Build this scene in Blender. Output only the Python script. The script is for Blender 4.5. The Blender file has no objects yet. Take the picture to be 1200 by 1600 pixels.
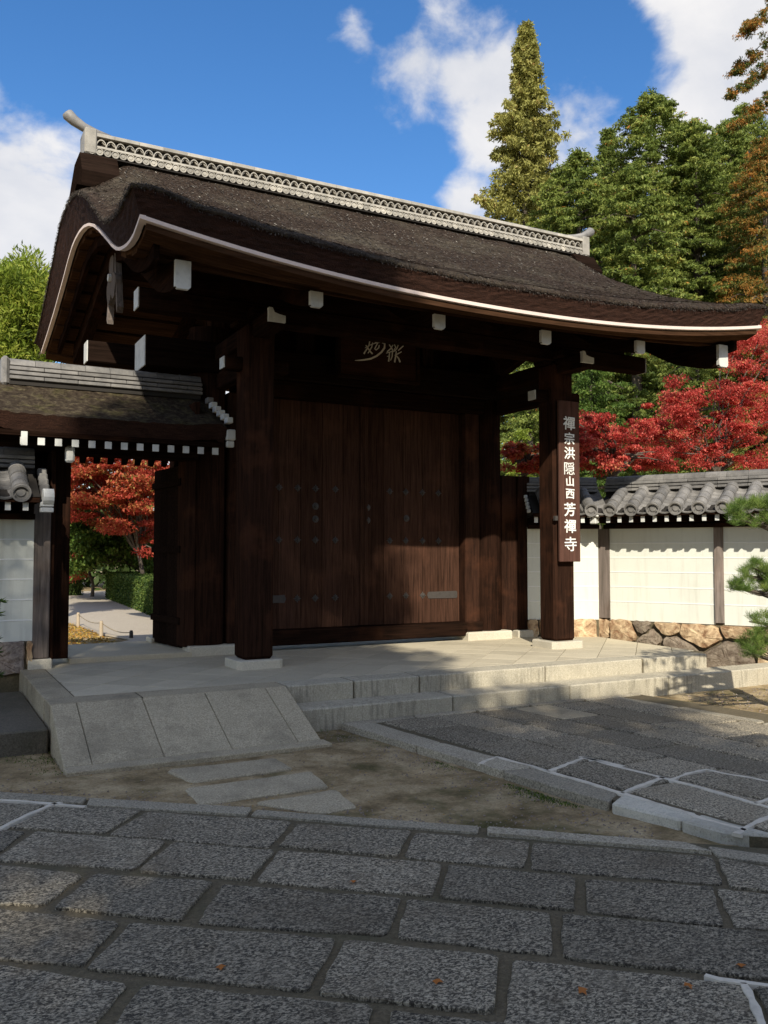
import bpy, math, random
import numpy as np
from mathutils import Vector, Matrix
random.seed(7); RNG = np.random.default_rng(7)
scene = bpy.context.scene
COL = scene.collection

# ------------------------------------------------------------------ camera, sky, sun, exposure
CAM_H = 1.20
F_PX, YAW, PITCH = 1361.5, math.radians(28.0), math.radians(2.667)   # focal length in pixels of a 1600 high frame
fw = np.array([math.sin(YAW)*math.cos(PITCH), math.cos(YAW)*math.cos(PITCH), math.sin(PITCH)])
rt = np.array([math.cos(YAW), -math.sin(YAW), 0.0]); up = np.cross(rt, fw); CAM = np.array([0, 0, CAM_H])
cam = bpy.data.cameras.new('camera'); cam.sensor_fit = 'VERTICAL'; cam.sensor_height = 24.0
cam.lens = 24.0*F_PX/1600; cam.clip_start = 0.05; cam.clip_end = 2000
cam_o = bpy.data.objects.new('camera', cam); COL.objects.link(cam_o)
cam_o.matrix_world = Matrix(((rt[0], up[0], -fw[0], 0), (rt[1], up[1], -fw[1], 0), (rt[2], up[2], -fw[2], CAM_H), (0, 0, 0, 1)))
scene.camera = cam_o

SUN_EL, SUN_AZ = math.radians(35.0), math.radians(24.0)      # sun stands behind the viewer, 24 degrees to the left of the gate's normal
sun_dir = Vector((-math.sin(SUN_AZ)*math.cos(SUN_EL), -math.cos(SUN_AZ)*math.cos(SUN_EL), math.sin(SUN_EL)))
sl = bpy.data.lights.new('sun', 'SUN'); sl.energy = 5.0; sl.angle = math.radians(0.55); sl.color = (1.0, 0.94, 0.82)
so = bpy.data.objects.new('sun', sl); COL.objects.link(so); so.rotation_euler = sun_dir.to_track_quat('Z', 'Y').to_euler()
scene.view_settings.view_transform = 'Standard'; scene.view_settings.look = 'None'
scene.view_settings.exposure = 0.28; scene.view_settings.gamma = 1.0; scene.view_settings.use_curve_mapping = False

def ray(u, v): return fw + rt*(u-600)/F_PX - up*(v-800)/F_PX
def PY(u, v, y): d = ray(u, v); return CAM + d*(y/d[1])                 # a point of the place seen at u,v on the plane y
def PZ(u, v, z): d = ray(u, v); return CAM + d*((z-CAM_H)/d[2])         # ... on the plane z

world = bpy.data.worlds.new('World'); scene.world = world; world.use_nodes = True
def build_world():
    nt = world.node_tree; N = nt.nodes; L = nt.links; N.clear()
    out = N.new('ShaderNodeOutputWorld'); bg = N.new('ShaderNodeBackground'); bg.inputs[1].default_value = 0.135
    sky = N.new('ShaderNodeTexSky'); sky.sky_type = 'NISHITA'; sky.sun_disc = False
    sky.sun_elevation = SUN_EL; sky.sun_rotation = math.atan2(sun_dir.x, sun_dir.y)
    sky.air_density = 1.0; sky.dust_density = 0.8; sky.ozone_density = 2.2; sky.altitude = 100
    tc = N.new('ShaderNodeTexCoord')
    def math_(op, a, b=None, clamp=False):
        n = N.new('ShaderNodeMath'); n.operation = op; n.use_clamp = clamp
        for i, q in enumerate((a, b)):
            if q is None: continue
            if isinstance(q, (int, float)): n.inputs[i].default_value = q
            else: L.new(q, n.inputs[i])
        return n.outputs[0]
    # clouds live on the sky sphere (world directions): billow noise plus the banks this sky shows
    mp = N.new('ShaderNodeMapping'); mp.inputs['Scale'].default_value = (1, 1, 1.35); L.new(tc.outputs['Generated'], mp.inputs[0])
    def noise(scale, detail, rough, seed):
        n = N.new('ShaderNodeTexNoise'); n.noise_dimensions = '4D'; n.inputs['W'].default_value = seed
        n.inputs['Scale'].default_value = scale; n.inputs['Detail'].default_value = detail; n.inputs['Roughness'].default_value = rough
        n.inputs['Distortion'].default_value = 0.35
        L.new(mp.outputs[0], n.inputs['Vector']); return n.outputs['Fac']
    fbm = noise(6.5, 10, 0.56, 3.1); wisps = noise(22.0, 6, 0.6, 1.7)
    banks = [(20, 290, .15, .50), (80, 230, .06, .25), (635, 98, .12, .62), (715, 112, .10, .56), (565, 72, .08, .52), (780, 130, .08, .55), (888, 170, .10, .60), (760, 190, .06, .5), (712, 322, .05, .42), (560, 80, .07, .20),
             (1110, 85, .13, .34), (1040, 60, .07, .26), (1180, 140, .12, .3), (405, 158, .035, .30), (565, 5, .05, .27), (745, 215, .05, .28), (545, 255, .03, .14)]
    bank = None
    for (u, v, r, a) in banks:
        d = Vector(ray(u, v)).normalized()
        dn = N.new('ShaderNodeVectorMath'); dn.operation = 'DISTANCE'; nrm = N.new('ShaderNodeVectorMath'); nrm.operation = 'NORMALIZE'
        L.new(tc.outputs['Generated'], nrm.inputs[0]); L.new(nrm.outputs[0], dn.inputs[0]); dn.inputs[1].default_value = d
        q = math_('MULTIPLY', math_('SUBTRACT', 1.0, math_('DIVIDE', dn.outputs['Value'], r), True), a)
        bank = q if bank is None else math_('MAXIMUM', bank, q)
    clear = None
    for (u, v, r, a) in ((330, 90, .26, .46), (420, 230, .26, .46), (560, 230, .16, .42), (900, 50, .09, .46), (930, 130, .10, .42), (200, 60, .22, .44), (640, 255, .065, .5), (600, 10, .07, .4), (80, 80, .14, .35), (700, 20, .08, .3), (470, 20, .11, .40), (760, 10, .06, .3)):
        d = Vector(ray(u, v)).normalized(); dn = N.new('ShaderNodeVectorMath'); dn.operation = 'DISTANCE'; L.new(nrm.outputs[0], dn.inputs[0]); dn.inputs[1].default_value = d
        q = math_('MULTIPLY', math_('SUBTRACT', 1.0, math_('DIVIDE', dn.outputs['Value'], r), True), a*1.6); q = math_('MINIMUM', q, a)
        clear = q if clear is None else math_('MAXIMUM', clear, q)
    bank = math_('SUBTRACT', bank, clear)
    dens = math_('ADD', math_('ADD', math_('MULTIPLY', fbm, 1.25), math_('MULTIPLY', wisps, .35)), bank)
    mask = N.new('ShaderNodeMapRange'); mask.interpolation_type = 'SMOOTHSTEP'; L.new(dens, mask.inputs[0])
    mask.inputs[1].default_value = 0.70; mask.inputs[2].default_value = 0.99  # low threshold adds clouds beyond the view to whiten the sky light
    shade = N.new('ShaderNodeMapRange'); L.new(fbm, shade.inputs[0]); shade.inputs[1].default_value = .35; shade.inputs[2].default_value = .7
    cc = N.new('ShaderNodeMix'); cc.data_type = 'RGBA'; L.new(shade.outputs[0], cc.inputs[0])
    cc.inputs[6].default_value = (4.4, 4.5, 4.8, 1); cc.inputs[7].default_value = (6.3, 6.1, 5.9, 1)
    hs = N.new('ShaderNodeHueSaturation'); hs.inputs['Saturation'].default_value = 1.30; hs.inputs['Value'].default_value = 1.10; hs.inputs['Hue'].default_value = .505
    L.new(sky.outputs[0], hs.inputs['Color'])
    mx = N.new('ShaderNodeMix'); mx.data_type = 'RGBA'; L.new(math_('MULTIPLY', mask.outputs[0], .93), mx.inputs[0])
    L.new(hs.outputs[0], mx.inputs[6]); L.new(cc.outputs[2], mx.inputs[7])
    L.new(mx.outputs[2], bg.inputs[0]); L.new(bg.outputs[0], out.inputs[0])
build_world()

# ------------------------------------------------------------------ materials
def new_mat(name):
    m = bpy.data.materials.new(name); m.use_nodes = True; nt = m.node_tree; nt.nodes.clear()
    out = nt.nodes.new('ShaderNodeOutputMaterial'); b = nt.nodes.new('ShaderNodeBsdfPrincipled'); nt.links.new(b.outputs[0], out.inputs[0])
    return m, nt, b, out
def mapped(nt, scale, rot=(0, 0, 0), obj=False):
    src = nt.nodes.new('ShaderNodeTexCoord').outputs['Object'] if obj else nt.nodes.new('ShaderNodeNewGeometry').outputs['Position']
    mp = nt.nodes.new('ShaderNodeMapping'); mp.inputs['Scale'].default_value = scale; mp.inputs['Rotation'].default_value = rot
    nt.links.new(src, mp.inputs[0]); return mp.outputs[0]
def nz(nt, vec, scale, detail=4, rough=.55, dist=0):
    n = nt.nodes.new('ShaderNodeTexNoise'); n.inputs['Scale'].default_value = scale; n.inputs['Detail'].default_value = detail
    n.inputs['Roughness'].default_value = rough; n.inputs['Distortion'].default_value = dist; nt.links.new(vec, n.inputs['Vector']); return n.outputs['Fac']
def ramp(nt, fac, stops):
    r = nt.nodes.new('ShaderNodeValToRGB'); e = r.color_ramp.elements
    while len(e) < len(stops): e.new(.5)
    for i, (p, c) in enumerate(stops): e[i].position = p; e[i].color = (*c, 1)
    nt.links.new(fac, r.inputs[0]); return r.outputs[0]
def mixc(nt, fac, a, b, mode='MIX'):
    m = nt.nodes.new('ShaderNodeMix'); m.data_type = 'RGBA'; m.blend_type = mode
    if isinstance(fac, (int, float)): m.inputs[0].default_value = fac
    else: nt.links.new(fac, m.inputs[0])
    for i, q in ((6, a), (7, b)):
        if isinstance(q, tuple): m.inputs[i].default_value = (*q, 1)
        else: nt.links.new(q, m.inputs[i])
    return m.outputs[2]
def rng_(nt, fac, a, b, c=0, d=1):
    r = nt.nodes.new('ShaderNodeMapRange'); nt.links.new(fac, r.inputs[0])
    for i, q in enumerate((a, b, c, d)): r.inputs[i+1].default_value = q
    return r.outputs[0]
def bump(nt, b, height, strength, dist):
    n = nt.nodes.new('ShaderNodeBump'); n.inputs['Strength'].default_value = strength; n.inputs['Distance'].default_value = dist
    nt.links.new(height, n.inputs['Height']); nt.links.new(n.outputs[0], b.inputs['Normal'])
def objrand(nt, lo, hi):
    o = nt.nodes.new('ShaderNodeObjectInfo'); return rng_(nt, o.outputs['Random'], 0, 1, lo, hi)
def scale_col(nt, col, fac):
    n = nt.nodes.new('ShaderNodeVectorMath'); n.operation = 'SCALE'; nt.links.new(col, n.inputs[0])
    if isinstance(fac, (int, float)): n.inputs['Scale'].default_value = fac
    else: nt.links.new(fac, n.inputs['Scale'])
    return n.outputs[0]

def wood(name, grain, dark=(.006, .0042, .0032), light=(.026, .0128, .0082), rough=.62, worn=(.09, .036, .018), worn_amt=.30):
    m, nt, b, o = new_mat(name)
    sc = {'x': (1.2, 22, 22), 'y': (22, 1.2, 22), 'z': (22, 22, 1.2)}[grain]
    v = mapped(nt, sc); f = nz(nt, v, 1.6, 6, .65, .4); big = nz(nt, mapped(nt, (1.3, 1.3, 1.3)), 1.5, 4, .6)
    c = ramp(nt, f, [(.30, dark), (.70, light)])
    c = mixc(nt, rng_(nt, big, .52, .72, 0, worn_amt), c, worn)
    c = scale_col(nt, c, objrand(nt, .75, 1.2))
    nt.links.new(c, b.inputs['Base Color']); b.inputs['Roughness'].default_value = rough; b.inputs['Specular IOR Level'].default_value = 0
    bump(nt, b, f, .5, .006); return m
M = {}
M['wood_x'] = wood('wood_beam', 'x'); M['wood_y'] = wood('wood_rib', 'y'); M['wood_z'] = wood('wood_post', 'z', (.010, .0062, .0045), (.043, .020, .0125), .62, (.13, .05, .025), .32)
M['door'] = wood('wood_door', 'z', (.022, .012, .008), (.074, .036, .023), .6, (.13, .058, .034), .3)
M['dark_wood'] = wood('dark_shaded_wood', 'x', (.006, .004, .003), (.024, .014, .010), .8, (.03, .02, .014), .3)  # darker beam wood; on the rear beam its tone stands in for shade
M['grey_wood'] = wood('wood_weathered_grey', 'z', (.10, .085, .07), (.26, .21, .18), .8, (.12, .07, .045), .5)
M['soffit'] = wood('wood_soffit', 'x', (.028, .015, .008), (.095, .048, .026), .7, (.11, .055, .03), .3)
M['sign_wood'] = wood('wood_sign', 'z', (.050, .026, .019), (.105, .052, .038), .6, (.13, .07, .05), .3)
M['plaque'] = wood('wood_plaque', 'x', (.018, .009, .006), (.045, .02, .012), .6, (.06, .025, .014), .3)
M['old_plain'] = wood('wood_pale_base', 'z', (.09, .045, .03), (.25, .16, .11), .8, (.3, .2, .14), .4)

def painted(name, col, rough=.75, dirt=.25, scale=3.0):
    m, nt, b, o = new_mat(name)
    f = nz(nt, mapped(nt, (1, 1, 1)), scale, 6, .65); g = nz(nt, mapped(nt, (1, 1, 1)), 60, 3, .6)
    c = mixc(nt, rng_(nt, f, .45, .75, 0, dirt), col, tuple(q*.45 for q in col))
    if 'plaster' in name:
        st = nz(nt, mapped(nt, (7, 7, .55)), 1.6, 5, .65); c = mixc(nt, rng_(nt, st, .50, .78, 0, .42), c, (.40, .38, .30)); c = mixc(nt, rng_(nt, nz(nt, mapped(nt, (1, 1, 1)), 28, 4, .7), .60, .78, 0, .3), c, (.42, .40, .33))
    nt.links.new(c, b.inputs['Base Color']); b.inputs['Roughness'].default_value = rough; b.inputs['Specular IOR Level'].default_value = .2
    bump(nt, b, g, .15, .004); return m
M['white'] = painted('white_paint', (.62, .61, .56), .8, .45, 9); M['white_eave'] = painted('pale_eave_paint', (.74, .60, .52), .7, .35, 2.5)
M['plaster'] = painted('wall_plaster', (.69, .69, .60), .9, .12, 1.6); M['plaster_line'] = painted('wall_white_line', (.80, .79, .74), .85, .1)
M['letters'] = painted('white_lettering', (.82, .80, .72), .7, .05); M['old_letters'] = painted('faded_lettering', (.78, .70, .56), .8, .2)
M['iron'] = painted('iron_fitting', (.062, .054, .047), .6, .4, 20)
M['rope'] = painted('rope', (.25, .2, .13), .9)
M['bamboo'] = painted('bamboo_stake', (.42, .34, .24), .8)

def thatch(name, kind):
    m, nt, b, o = new_mat(name)
    if kind == 'top':
        v = mapped(nt, (30, 12, 20)); f = nz(nt, v, 1.2, 6, .7, .3); big = nz(nt, mapped(nt, (1, 1, 1)), 1.1, 5, .65)
        c = ramp(nt, f, [(.30, (.014, .0095, .007)), (.52, (.046, .031, .022)), (.72, (.12, .09, .066))])
        moss = ramp(nt, nz(nt, mapped(nt, (1, 1, 1)), 16, 4, .65), [(.35, (.035, .028, .019)), (.68, (.155, .13, .092))])
        c = mixc(nt, rng_(nt, big, .47, .66, 0, .75), c, moss); crs = nz(nt, mapped(nt, (1.2, 26, 30)), 1.0, 3, .6)
        c = mixc(nt, rng_(nt, crs, .50, .66, 0, .55), c, (.018, .013, .009)); hm = nt.nodes.new('ShaderNodeMath'); hm.operation = 'SUBTRACT'; nt.links.new(f, hm.inputs[0]); nt.links.new(crs, hm.inputs[1]); bump(nt, b, hm.outputs[0], .9, .035)
    elif kind == 'mossy':
        f = nz(nt, mapped(nt, (1, 1, 1)), 14, 6, .7, .2); big = nz(nt, mapped(nt, (1, 1, 1)), 5.0, 5, .65)
        c = ramp(nt, f, [(.32, (.016, .011, .008)), (.52, (.05, .037, .025)), (.68, (.11, .09, .055)), (.77, (.34, .31, .20))])
        moss = ramp(nt, f, [(.35, (.035, .032, .012)), (.7, (.15, .13, .055))])
        c = mixc(nt, rng_(nt, big, .50, .66, 0, .6), c, moss); bump(nt, b, f, 1.0, .03)
    else:
        v = mapped(nt, (9, 9, 70)); f = nz(nt, v, 1.0, 5, .7, .2); sp = nz(nt, mapped(nt, (1, 1, 1)), 90, 2, .6); big = nz(nt, mapped(nt, (1, 1, 1)), 2.2, 4, .6)
        c = ramp(nt, f, [(.30, (.012, .006, .004)), (.72, (.048, .022, .014))])
        c = mixc(nt, rng_(nt, sp, .55, .75, 0, .7), c, (.075, .034, .021)); c = mixc(nt, rng_(nt, big, .5, .75, 0, .5), c, (.014, .009, .006))
        bump(nt, b, sp, .8, .012)
    nt.links.new(c, b.inputs['Base Color']); b.inputs['Roughness'].default_value = .95; b.inputs['Specular IOR Level'].default_value = .1
    return m
M['thatch_top'] = thatch('bark_thatch_top', 'top'); M['thatch_edge'] = thatch('bark_thatch_cut_edge', 'edge'); M['thatch_moss'] = thatch('mossy_bark_thatch', 'mossy')

def tile(name, lo, hi):
    m, nt, b, o = new_mat(name)
    f = nz(nt, mapped(nt, (1, 1, 1)), 7, 6, .65); g = nz(nt, mapped(nt, (1, 1, 1)), 45, 3, .6)
    c = ramp(nt, f, [(.3, lo), (.7, hi)]); c = mixc(nt, rng_(nt, g, .55, .75, 0, .35), c, (.30, .27, .21))
    c = scale_col(nt, c, objrand(nt, .75, 1.25))
    nt.links.new(c, b.inputs['Base Color']); b.inputs['Roughness'].default_value = .55; b.inputs['Specular IOR Level'].default_value = .35
    bump(nt, b, g, .3, .004); return m
M['tile'] = tile('grey_roof_tile', (.11, .105, .10), (.24, .225, .205)); M['ridge_tile'] = tile('pale_ridge_tile', (.26, .24, .20), (.46, .42, .35))
M['ridge_back'] = painted('ridge_recess_shade', (.03, .026, .022))  # dark core colour stands in for deep shade in the tile gaps

def stone(name, lo, hi, scale, contrast=(.38, .62), stain=(.10, .085, .06), stain_amt=.4, rnd=(.75, 1.2), stretch=(1, 1, 1), rot=(0, 0, 0), bstr=.6, bdist=.006, streak=0, rough=.85):
    m, nt, b, o = new_mat(name)
    v = mapped(nt, stretch, rot); f = nz(nt, v, scale, 3, .7, .6); f2 = nz(nt, v, scale*2.7, 2, .6)
    mid = tuple((a+c)*.5 for a, c in zip(lo, hi))
    c = ramp(nt, f, [(contrast[0], lo), (sum(contrast)/2, mid), (contrast[1], hi)])
    c = mixc(nt, rng_(nt, f2, .56, .72, 0, .5), c, tuple(q*.4 for q in lo))
    big = nz(nt, mapped(nt, (1, 1, 1)), 2.3, 5, .65)
    c = mixc(nt, rng_(nt, big, .50, .74, 0, stain_amt), c, stain)
    wear = nz(nt, mapped(nt, (1, 1, 1)), 5.5, 5, .6, .4); c = mixc(nt, rng_(nt, wear, .48, .72, 0, .38), c, tuple(q*.8 for q in mid))
    if streak:
        s = nz(nt, mapped(nt, (26, 26, 2.5)), 1, 4, .7); s2 = nz(nt, mapped(nt, (1, 1, 1)), 1.7, 3, .6)
        mm = nt.nodes.new('ShaderNodeMath'); mm.operation = 'MULTIPLY'; nt.links.new(rng_(nt, s, .47, .62, 0, 1), mm.inputs[0]); nt.links.new(rng_(nt, s2, .38, .6, 0, streak), mm.inputs[1])
        c = mixc(nt, mm.outputs[0], c, (.045, .04, .03))
    c = scale_col(nt, c, objrand(nt, *rnd))
    nt.links.new(c, b.inputs['Base Color']); b.inputs['Roughness'].default_value = rough; b.inputs['Specular IOR Level'].default_value = .3
    bump(nt, b, f, bstr, bdist); return m
PATH_ROT = (0, 0, math.radians(41))
M['paver'] = stone('chiselled_dark_granite', (.050, .042, .030), (.54, .46, .325), 66, (.43, .64), (.12, .09, .055), .65, (.55, 1.15), (1, 1.5, 1), PATH_ROT, .40, .004)
M['paver_r'] = stone('chiselled_grey_granite', (.058, .048, .034), (.54, .46, .325), 66, (.41, .62), (.19, .15, .095), .60, (.70, 1.2), (1.5, 1, 1), (0, 0, 0), .40, .004)
M['curb'] = stone('curb_granite', (.18, .155, .11), (.56, .49, .36), 80, (.36, .62), (.15, .12, .09), .35, (.75, 1.15))
M['curb_white'] = stone('mortared_curb', (.36, .33, .26), (.64, .59, .47), 50, (.2, .5), (.10, .095, .08), .5, (.9, 1.1))
M['slab'] = stone('ramp_granite', (.26, .215, .14), (.58, .49, .335), 85, (.34, .66), (.10, .085, .06), .55, (.85, 1.12), bstr=.25, bdist=.003)
M['step'] = stone('step_granite', (.32, .28, .20), (.60, .54, .41), 80, (.3, .7), (.22, .18, .12), .35, (.92, 1.08), bstr=.3, bdist=.004, streak=.42)
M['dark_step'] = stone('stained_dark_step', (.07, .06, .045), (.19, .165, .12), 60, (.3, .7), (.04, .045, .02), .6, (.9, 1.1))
M['flag'] = stone('platform_flag', (.42, .36, .25), (.66, .58, .42), 110, (.3, .7), (.25, .21, .15), .3, (.88, 1.08), bstr=.15, bdist=.002)
M['plinth'] = stone('plinth_granite', (.46, .41, .31), (.68, .62, .49), 90, (.3, .7), (.30, .26, .19), .3, (.95, 1.05), bstr=.2, bdist=.002)
M['mortar'] = stone('joint_mortar', (.085, .068, .04), (.17, .135, .08), 50, (.3, .7), (.06, .065, .03), .6, (1, 1))
M['mortar_w'] = painted('fresh_white_mortar', (.68, .61, .49), .95, .6, 14)
M['rock'] = stone('rust_stone', (.24, .135, .07), (.60, .45, .27), 7, (.36, .64), (.20, .13, .08), .6, (.8, 1.2), bstr=.8, bdist=.03)
M['rock_grey'] = stone('grey_brown_stone', (.14, .10, .07), (.32, .26, .19), 9, (.35, .65), (.12, .11, .07), .6, (.8, 1.15), bstr=.8, bdist=.03)
M['rock_face'] = stone('speckled_tan_rock', (.20, .15, .12), (.38, .31, .25), 26, (.35, .65), (.17, .10, .08), .5, (.9, 1.1), bstr=.7, bdist=.015)

def soil():
    m, nt, b, o = new_mat('soil_with_moss')
    p = mapped(nt, (1, 1, 1)); f = nz(nt, p, 3.2, 8, .7); g = nz(nt, p, 60, 4, .7); k = nz(nt, p, 1.1, 5, .65, .3)
    c = ramp(nt, f, [(.32, (.14, .10, .05)), (.48, (.34, .25, .135)), (.66, (.55, .43, .255))])
    c = mixc(nt, rng_(nt, g, .45, .7, 0, .55), c, (.10, .08, .05))
    moss = ramp(nt, g, [(.35, (.03, .038, .012)), (.65, (.10, .105, .035))])
    c = mixc(nt, rng_(nt, k, .53, .66, 0, .8), c, moss)
    nt.links.new(c, b.inputs['Base Color']); b.inputs['Roughness'].default_value = .95; b.inputs['Specular IOR Level'].default_value = .1
    bump(nt, b, g, .8, .015); return m
M['soil'] = soil()
M['pale_path'] = stone('pale_gravel_path', (.34, .29, .22), (.52, .45, .36), 40, (.3, .7), (.3, .25, .18), .3, (1, 1))

def leaf(name, cols, trans=.35, rough=.6):
    m, nt, b, o = new_mat(name); nt.nodes.remove(b)
    a = nt.nodes.new('ShaderNodeAttribute'); a.attribute_name = 'tint'
    c = ramp(nt, a.outputs['Fac'], cols)
    d = nt.nodes.new('ShaderNodeBsdfDiffuse'); t = nt.nodes.new('ShaderNodeBsdfTranslucent'); g = nt.nodes.new('ShaderNodeBsdfGlossy'); g.inputs['Roughness'].default_value = rough
    nt.links.new(c, d.inputs[0]); nt.links.new(c, t.inputs[0]); g.inputs[0].default_value = (.5, .5, .45, 1)
    s = nt.nodes.new('ShaderNodeMixShader'); s.inputs[0].default_value = trans; nt.links.new(d.outputs[0], s.inputs[1]); nt.links.new(t.outputs[0], s.inputs[2])
    s2 = nt.nodes.new('ShaderNodeMixShader'); s2.inputs[0].default_value = .035; nt.links.new(s.outputs[0], s2.inputs[1]); nt.links.new(g.outputs[0], s2.inputs[2])
    nt.links.new(s2.outputs[0], o.inputs[0]); return m
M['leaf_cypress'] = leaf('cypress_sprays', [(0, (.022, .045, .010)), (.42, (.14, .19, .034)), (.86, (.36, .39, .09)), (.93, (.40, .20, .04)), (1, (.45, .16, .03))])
M['leaf_orange'] = leaf('turning_cypress_sprays', [(0, (.03, .055, .012)), (.4, (.09, .13, .025)), (.6, (.30, .17, .035)), (1, (.48, .17, .03))])
M['leaf_conifer'] = leaf('cedar_sprays', [(0, (.09, .095, .022)), (.5, (.31, .30, .075)), (.8, (.44, .40, .12)), (1, (.36, .19, .07))])
M['leaf_red'] = leaf('red_maple_leaves', [(0, (.10, .05, .018)), (.18, (.28, .03, .025)), (.5, (.60, .075, .06)), (.85, (.80, .21, .15)), (1, (.58, .34, .12))], .45)
M['leaf_orange_red'] = leaf('orange_red_maple_leaves', [(0, (.30, .03, .02)), (.5, (.52, .085, .05)), (.8, (.50, .20, .07)), (1, (.28, .28, .06))], .45)
M['leaf_green'] = leaf('green_leaves', [(0, (.03, .06, .01)), (.6, (.10, .17, .025)), (1, (.22, .26, .05))], .4)
M['leaf_lime'] = leaf('yellow_green_fronds', [(0, (.07, .11, .01)), (.5, (.22, .29, .03)), (1, (.42, .43, .07))], .45)
M['leaf_dark'] = leaf('dark_evergreen_leaves', [(0, (.018, .034, .008)), (1, (.085, .125, .03))], .25)
M['hedge'] = leaf('hedge_leaves', [(0, (.02, .045, .008)), (.6, (.07, .12, .02)), (1, (.16, .2, .04))], .3)
M['needle'] = leaf('pine_needles', [(0, (.05, .10, .015)), (.6, (.14, .22, .04)), (1, (.30, .34, .08))], .3)
M['litter'] = leaf('fallen_leaf', [(0, (.45, .16, .04)), (1, (.5, .25, .06))], .2)
M['lawn'] = leaf('autumn_ground_cover', [(0, (.16, .14, .03)), (.5, (.45, .22, .05)), (1, (.5, .36, .08))], .2)
M['bark'] = wood('tree_bark', 'z', (.05, .04, .03), (.17, .14, .11), .95, (.12, .10, .07), .5)
M['pale_bark'] = wood('pale_branch', 'z', (.20, .17, .13), (.42, .37, .30), .95, (.3, .3, .2), .4)

# ------------------------------------------------------------------ mesh helpers
def link(name, me, mat=None, parent=None, smooth=False):
    o = bpy.data.objects.new(name, me); COL.objects.link(o)
    if mat is not None and not me.materials: me.materials.append(mat)
    if parent is not None: o.parent = parent
    if smooth: me.polygons.foreach_set('use_smooth', [True]*len(me.polygons))
    return o
def mesh(verts, faces, name='mesh'):
    me = bpy.data.meshes.new(name); me.from_pydata([tuple(map(float, v)) for v in verts], [], faces); me.update(); return me
def thing(name, label, cat, loc=(0, 0, 0), group=None):
    o = bpy.data.objects.new(name, None); COL.objects.link(o); o.empty_display_size = .2
    o['label'] = label; o['category'] = cat
    if group: o['group'] = group
    return o
def tag(o, label=None, cat=None, group=None, kind=None):
    if label: o['label'] = label
    if cat: o['category'] = cat
    if group: o['group'] = group
    if kind: o['kind'] = kind
    return o
class MB:
    def __init__(s): s.v = []; s.f = []
    def add(s, v, f):
        n = len(s.v); s.v += [tuple(q) for q in v]; s.f += [tuple(i+n for i in q) for q in f]; return s
    def box(s, x0, x1, y0, y1, z0, z1, b=0.0):
        v, f = box_vf(x0, x1, y0, y1, z0, z1, b); return s.add(v, f)
    def obj(s, name, mat, parent=None, smooth=False): return link(name, mesh(s.v, s.f, name), mat, parent, smooth)
def box_vf(x0, x1, y0, y1, z0, z1, b=0.0):
    if b <= 0:
        v = [(x, y, z) for z in (z0, z1) for (x, y) in ((x0, y0), (x1, y0), (x1, y1), (x0, y1))]
        return v, [(0, 3, 2, 1), (4, 5, 6, 7), (0, 1, 5, 4), (1, 2, 6, 5), (2, 3, 7, 6), (3, 0, 4, 7)]
    c = Vector(((x0+x1)/2, (y0+y1)/2, (z0+z1)/2)); h = Vector(((x1-x0)/2, (y1-y0)/2, (z1-z0)/2)); v = []; idx = {}
    for sx in (-1, 1):
        for sy in (-1, 1):
            for sz in (-1, 1):
                for a in range(3):
                    p = [c[0]+sx*(h[0]-b), c[1]+sy*(h[1]-b), c[2]+sz*(h[2]-b)]; p[a] = c[a]+(sx, sy, sz)[a]*h[a]
                    idx[(sx, sy, sz, a)] = len(v); v.append(tuple(p))
    f = []
    def q(keys): f.append(tuple(idx[k] for k in keys))
    for a in range(3):
        o1, o2 = (a+1) % 3, (a+2) % 3
        for s in (-1, 1):
            ks = []
            for (p, r) in ((-1, -1), (1, -1), (1, 1), (-1, 1)):
                k = [0, 0, 0]; k[a] = s; k[o1] = p; k[o2] = r; ks.append((*k, a))
            q(ks if s > 0 else ks[::-1])
    for a in range(3):      # edges along axis a
        o1, o2 = (a+1) % 3, (a+2) % 3
        for s1 in (-1, 1):
            for s2 in (-1, 1):
                k = [0, 0, 0]; k[o1] = s1; k[o2] = s2
                k0 = list(k); k0[a] = -1; k1 = list(k); k1[a] = 1
                ks = [(*k0, o1), (*k1, o1), (*k1, o2), (*k0, o2)]
                q(ks[::-1] if s1*s2 > 0 else ks)
    for sx in (-1, 1):
        for sy in (-1, 1):
            for sz in (-1, 1):
                ks = [(sx, sy, sz, 0), (sx, sy, sz, 1), (sx, sy, sz, 2)]
                q(ks if sx*sy*sz > 0 else ks[::-1])
    return v, f
def box(name, mat, parent, x0, x1, y0, y1, z0, z1, b=.008): 
    v, f = box_vf(x0, x1, y0, y1, z0, z1, b); return link(name, mesh(v, f, name), mat, parent)
def prism_vf(poly, z0, z1, b=.0, inset=None):
    n = len(poly); P = [Vector((p[0], p[1])) for p in poly]
    area = sum(P[i].x*P[(i+1) % n].y - P[(i+1) % n].x*P[i].y for i in range(n))
    if area < 0: P = P[::-1]
    z0 = [z0]*n if isinstance(z0, (int, float)) else z0
    c = sum(P, Vector((0, 0)))/n; v = [(p.x, p.y, z0[0]) for p in P] + [(p.x, p.y, z1-b) for p in P]
    f = [tuple(range(n))[::-1]] + [(i, (i+1) % n, n+(i+1) % n, n+i) for i in range(n)]
    if b > 0:
        ins = b if inset is None else inset
        I = [p + (c-p).normalized()*ins*1.3 for p in P]
        v += [(p.x, p.y, z1) for p in I]
        f += [(n+i, n+(i+1) % n, 2*n+(i+1) % n, 2*n+i) for i in range(n)] + [tuple(range(2*n, 3*n))]
    else: f += [tuple(range(n, 2*n))]
    return v, f
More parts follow.
